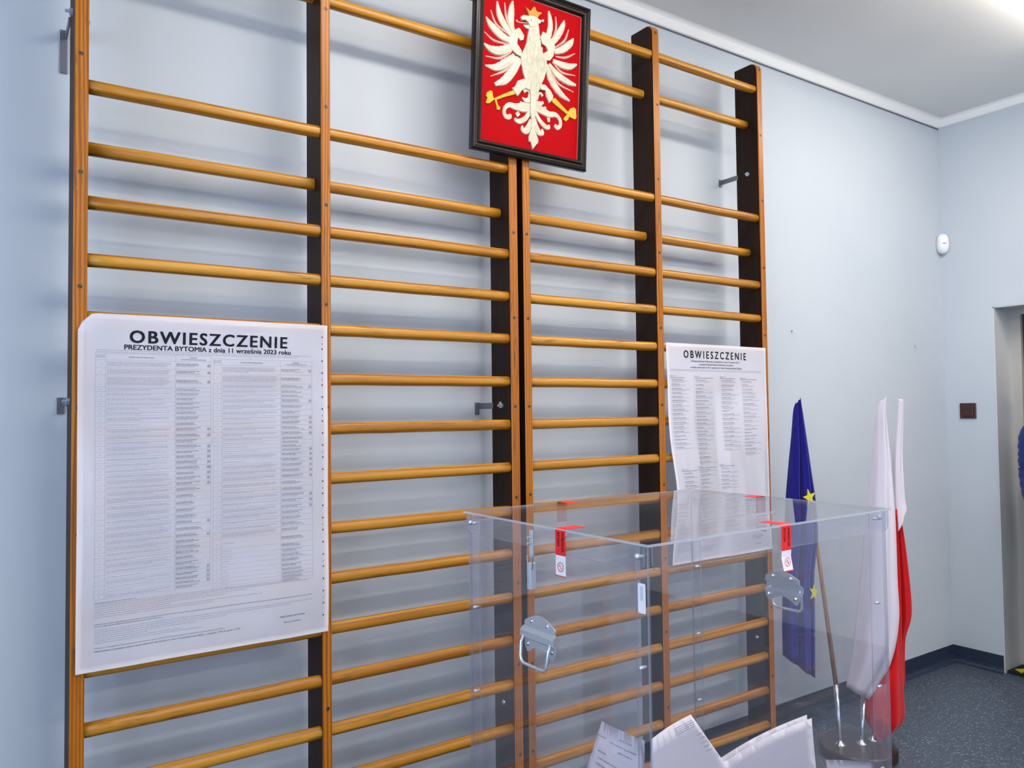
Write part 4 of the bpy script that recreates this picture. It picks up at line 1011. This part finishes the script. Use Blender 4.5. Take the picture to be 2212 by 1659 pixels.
# local: facing -x, y across (their right arm is towards +y)
pe = empty('person', (4.45, -0.645, 0))
tag(pe, 'person in a blue quilted jacket standing in the doorway at the picture edge', 'person')
V_, E_, R_ = [], [], []
def vtx(p, r, to=None):
    V_.append(p); R_.append(r); i = len(V_)-1
    if to is not None: E_.append((to, i))
    return i
pel = vtx((0, 0, 0.90), (0.11, 0.085)); sp = vtx((0, 0, 1.05), (0.11, 0.085), pel); ch = vtx((-0.01, 0, 1.24), (0.14, 0.10), sp)
nk = vtx((0, 0, 1.38), 0.055, ch); hd0 = vtx((-0.015, 0, 1.45), 0.06, nk); hd1 = vtx((-0.03, 0, 1.54), (0.082, 0.095), hd0); vtx((-0.02, 0, 1.62), (0.07, 0.08), hd1)
for s in (-1, 1):
    a = vtx((0, s*0.145, 1.27), 0.042, ch); b2 = vtx((0.0, s*0.19, 1.06), 0.036, a); c2 = vtx((-0.12, s*0.085, 0.87), 0.028, b2)
    pm = vtx((-0.15, s*0.042, 0.80), (0.036, 0.018), c2)
    for k, (dx, dz, dy) in enumerate(((-0.035, -0.05, 0.026), (-0.045, -0.06, 0.009), (-0.043, -0.058, -0.009), (-0.034, -0.045, -0.026))):
        f1 = vtx((-0.15+dx*0.6, s*(0.042+dy), 0.80+dz*0.6), 0.0095, pm); f2 = vtx((-0.15+dx, s*(0.042+dy), 0.80+dz), 0.0085, f1); vtx((-0.15+dx*0.9, s*(0.040+dy*0.9), 0.80+dz*1.45), 0.008, f2)
    th = vtx((-0.165, s*(0.042-0.036), 0.795), 0.010, pm); vtx((-0.19, s*(0.042-0.045), 0.765), 0.0085, th)
    lg = vtx((0, s*0.09, 0.78), 0.07, pel); kn = vtx((-0.01, s*0.105, 0.46), 0.055, lg); an = vtx((0.01, s*0.11, 0.10), 0.040, kn); vtx((-0.10, s*0.115, 0.045), 0.036, an)
body = skin_mesh('body', V_, E_, R_, 'skin', pe)
J, JE, JR = [], [], []
def jv(p, r, to=None):
    J.append(p); JR.append(r); i = len(J)-1
    if to is not None: JE.append((to, i))
    return i
def loft(bm, rings, n=28):
    """stack of ellipses (x, z, half depth, half width)"""
    R = [[bm.verts.new((x+a*math.cos(2*math.pi*k/n), b_*math.sin(2*math.pi*k/n), z)) for k in range(n)] for x, z, a, b_ in rings]
    for p, q in zip(R, R[1:]):
        for k in range(n): bm.faces.new((p[k], p[(k+1) % n], q[(k+1) % n], q[k]))
    bm.faces.new(R[0][::-1]); bm.faces.new(R[-1])
def interp(keys, t): return [float(np.interp(t, [k[0] for k in keys], [k[c] for k in keys])) for c in range(1, len(keys[0]))]
bm = bmesh.new()
keys = [(0.76, 0.0, 0.130, 0.185), (0.92, 0.0, 0.128, 0.180), (1.05, -0.005, 0.125, 0.178), (1.20, -0.008, 0.124, 0.186), (1.28, -0.005, 0.112, 0.186), (1.325, 0.0, 0.095, 0.155), (1.36, 0.0, 0.074, 0.092), (1.375, 0.0, 0.068, 0.072), (1.42, -0.004, 0.066, 0.068)]
rings = []
for k in range(67):
    z = 0.76+0.01*k; x, a, b_ = interp(keys, z); q = 0.005*abs(math.sin(math.pi*(z-0.76)/0.05)) if z < 1.34 else 0.0
    rings.append((x, z, a+q, b_+q))
loft(bm, rings)
for s in (-1, 1):                                     # sleeves, quilted in rolls
    pth = cr([(0.0, s*0.130, 1.275), (0.0, s*0.178, 1.262), (0.004, s*0.193, 1.16), (0.0, s*0.197, 1.06), (-0.06, s*0.160, 0.95), (-0.135, s*0.085, 0.872)], 9)
    rad = [(0.070-0.028*i/(len(pth)-1))*(0.94+0.09*abs(math.sin(math.pi*i/3.2))) for i in range(len(pth))]
    tube(bm, pth, rad, 18)
jk = obj('jacket', bm, 'jacket_blue', pe, smooth=True); jk['label'] = 'blue quilted jacket'
bm = bmesh.new()
loft(bm, [(0, 0.70, 0.10, 0.165), (0, 0.78, 0.118, 0.172), (0, 0.90, 0.112, 0.160), (0, 0.96, 0.10, 0.14)])
for s in (-1, 1): tube(bm, cr([(0, s*0.088, 0.80), (-0.004, s*0.094, 0.62), (-0.010, s*0.105, 0.44), (0.0, s*0.110, 0.22), (0.008, s*0.112, 0.055)], 5), [0.090-0.030*k/20 for k in range(21)], 18)
obj('trousers', bm, 'trousers_dark', pe, smooth=True)
for s in (-1, 1):
    J, JE, JR = [], [], []
    l0 = jv((0.03, s*0.11, 0.05), 0.046); l1 = jv((-0.06, s*0.113, 0.046), 0.046, l0); jv((-0.16, s*0.118, 0.038), 0.036, l1)
    skin_mesh('shoe', J, JE, JR, 'shoe_black', pe)
bm = bmesh.new(); bmesh.ops.create_uvsphere(bm, u_segments=24, v_segments=16, radius=0.1)
bmesh.ops.scale(bm, verts=bm.verts, vec=(1.18, 0.98, 1.25)); bmesh.ops.translate(bm, verts=bm.verts, vec=(-0.008, 0, 1.555))
bmesh.ops.delete(bm, geom=[v_ for v_ in bm.verts if (v_.co.z < 1.585 and v_.co.x < 0.0) or v_.co.z < 1.475], context='VERTS')
bmesh.ops.solidify(bm, geom=list(bm.faces), thickness=0.008)
obj('hair', bm, 'hair', pe, smooth=True)
for s in (-1, 1):
    bm = bmesh.new(); bmesh.ops.create_uvsphere(bm, u_segments=10, v_segments=6, radius=0.009); bmesh.ops.translate(bm, verts=bm.verts, vec=(-0.106, s*0.03, 1.545)); e_ = obj('eye', bm, 'label_white', pe, smooth=True)
    bm = bmesh.new(); bmesh.ops.create_uvsphere(bm, u_segments=8, v_segments=6, radius=0.005); bmesh.ops.translate(bm, verts=bm.verts, vec=(-0.1125, s*0.03, 1.545)); obj('iris', bm, 'hair', e_, smooth=True)
    bm = bmesh.new(); bmesh.ops.create_uvsphere(bm, u_segments=10, v_segments=6, radius=0.016); bmesh.ops.scale(bm, verts=bm.verts, vec=(0.9, 0.5, 1.9)); bmesh.ops.translate(bm, verts=bm.verts, vec=(-0.01, s*0.092, 1.53)); obj('ear', bm, 'skin', pe, smooth=True)
bm = bmesh.new(); tube(bm, [(-0.112, 0, 1.545), (-0.125, 0, 1.515), (-0.132, 0, 1.50), (-0.112, 0, 1.495)], [0.008, 0.011, 0.013, 0.009], 8); obj('nose', bm, 'skin', pe, smooth=True)
bm = bmesh.new(); tube(bm, [(-0.100, -0.022, 1.470), (-0.112, 0, 1.470), (-0.100, 0.022, 1.470)], [0.003, 0.006, 0.003], 8); obj('mouth', bm, 'eagle_pink', pe, smooth=True)
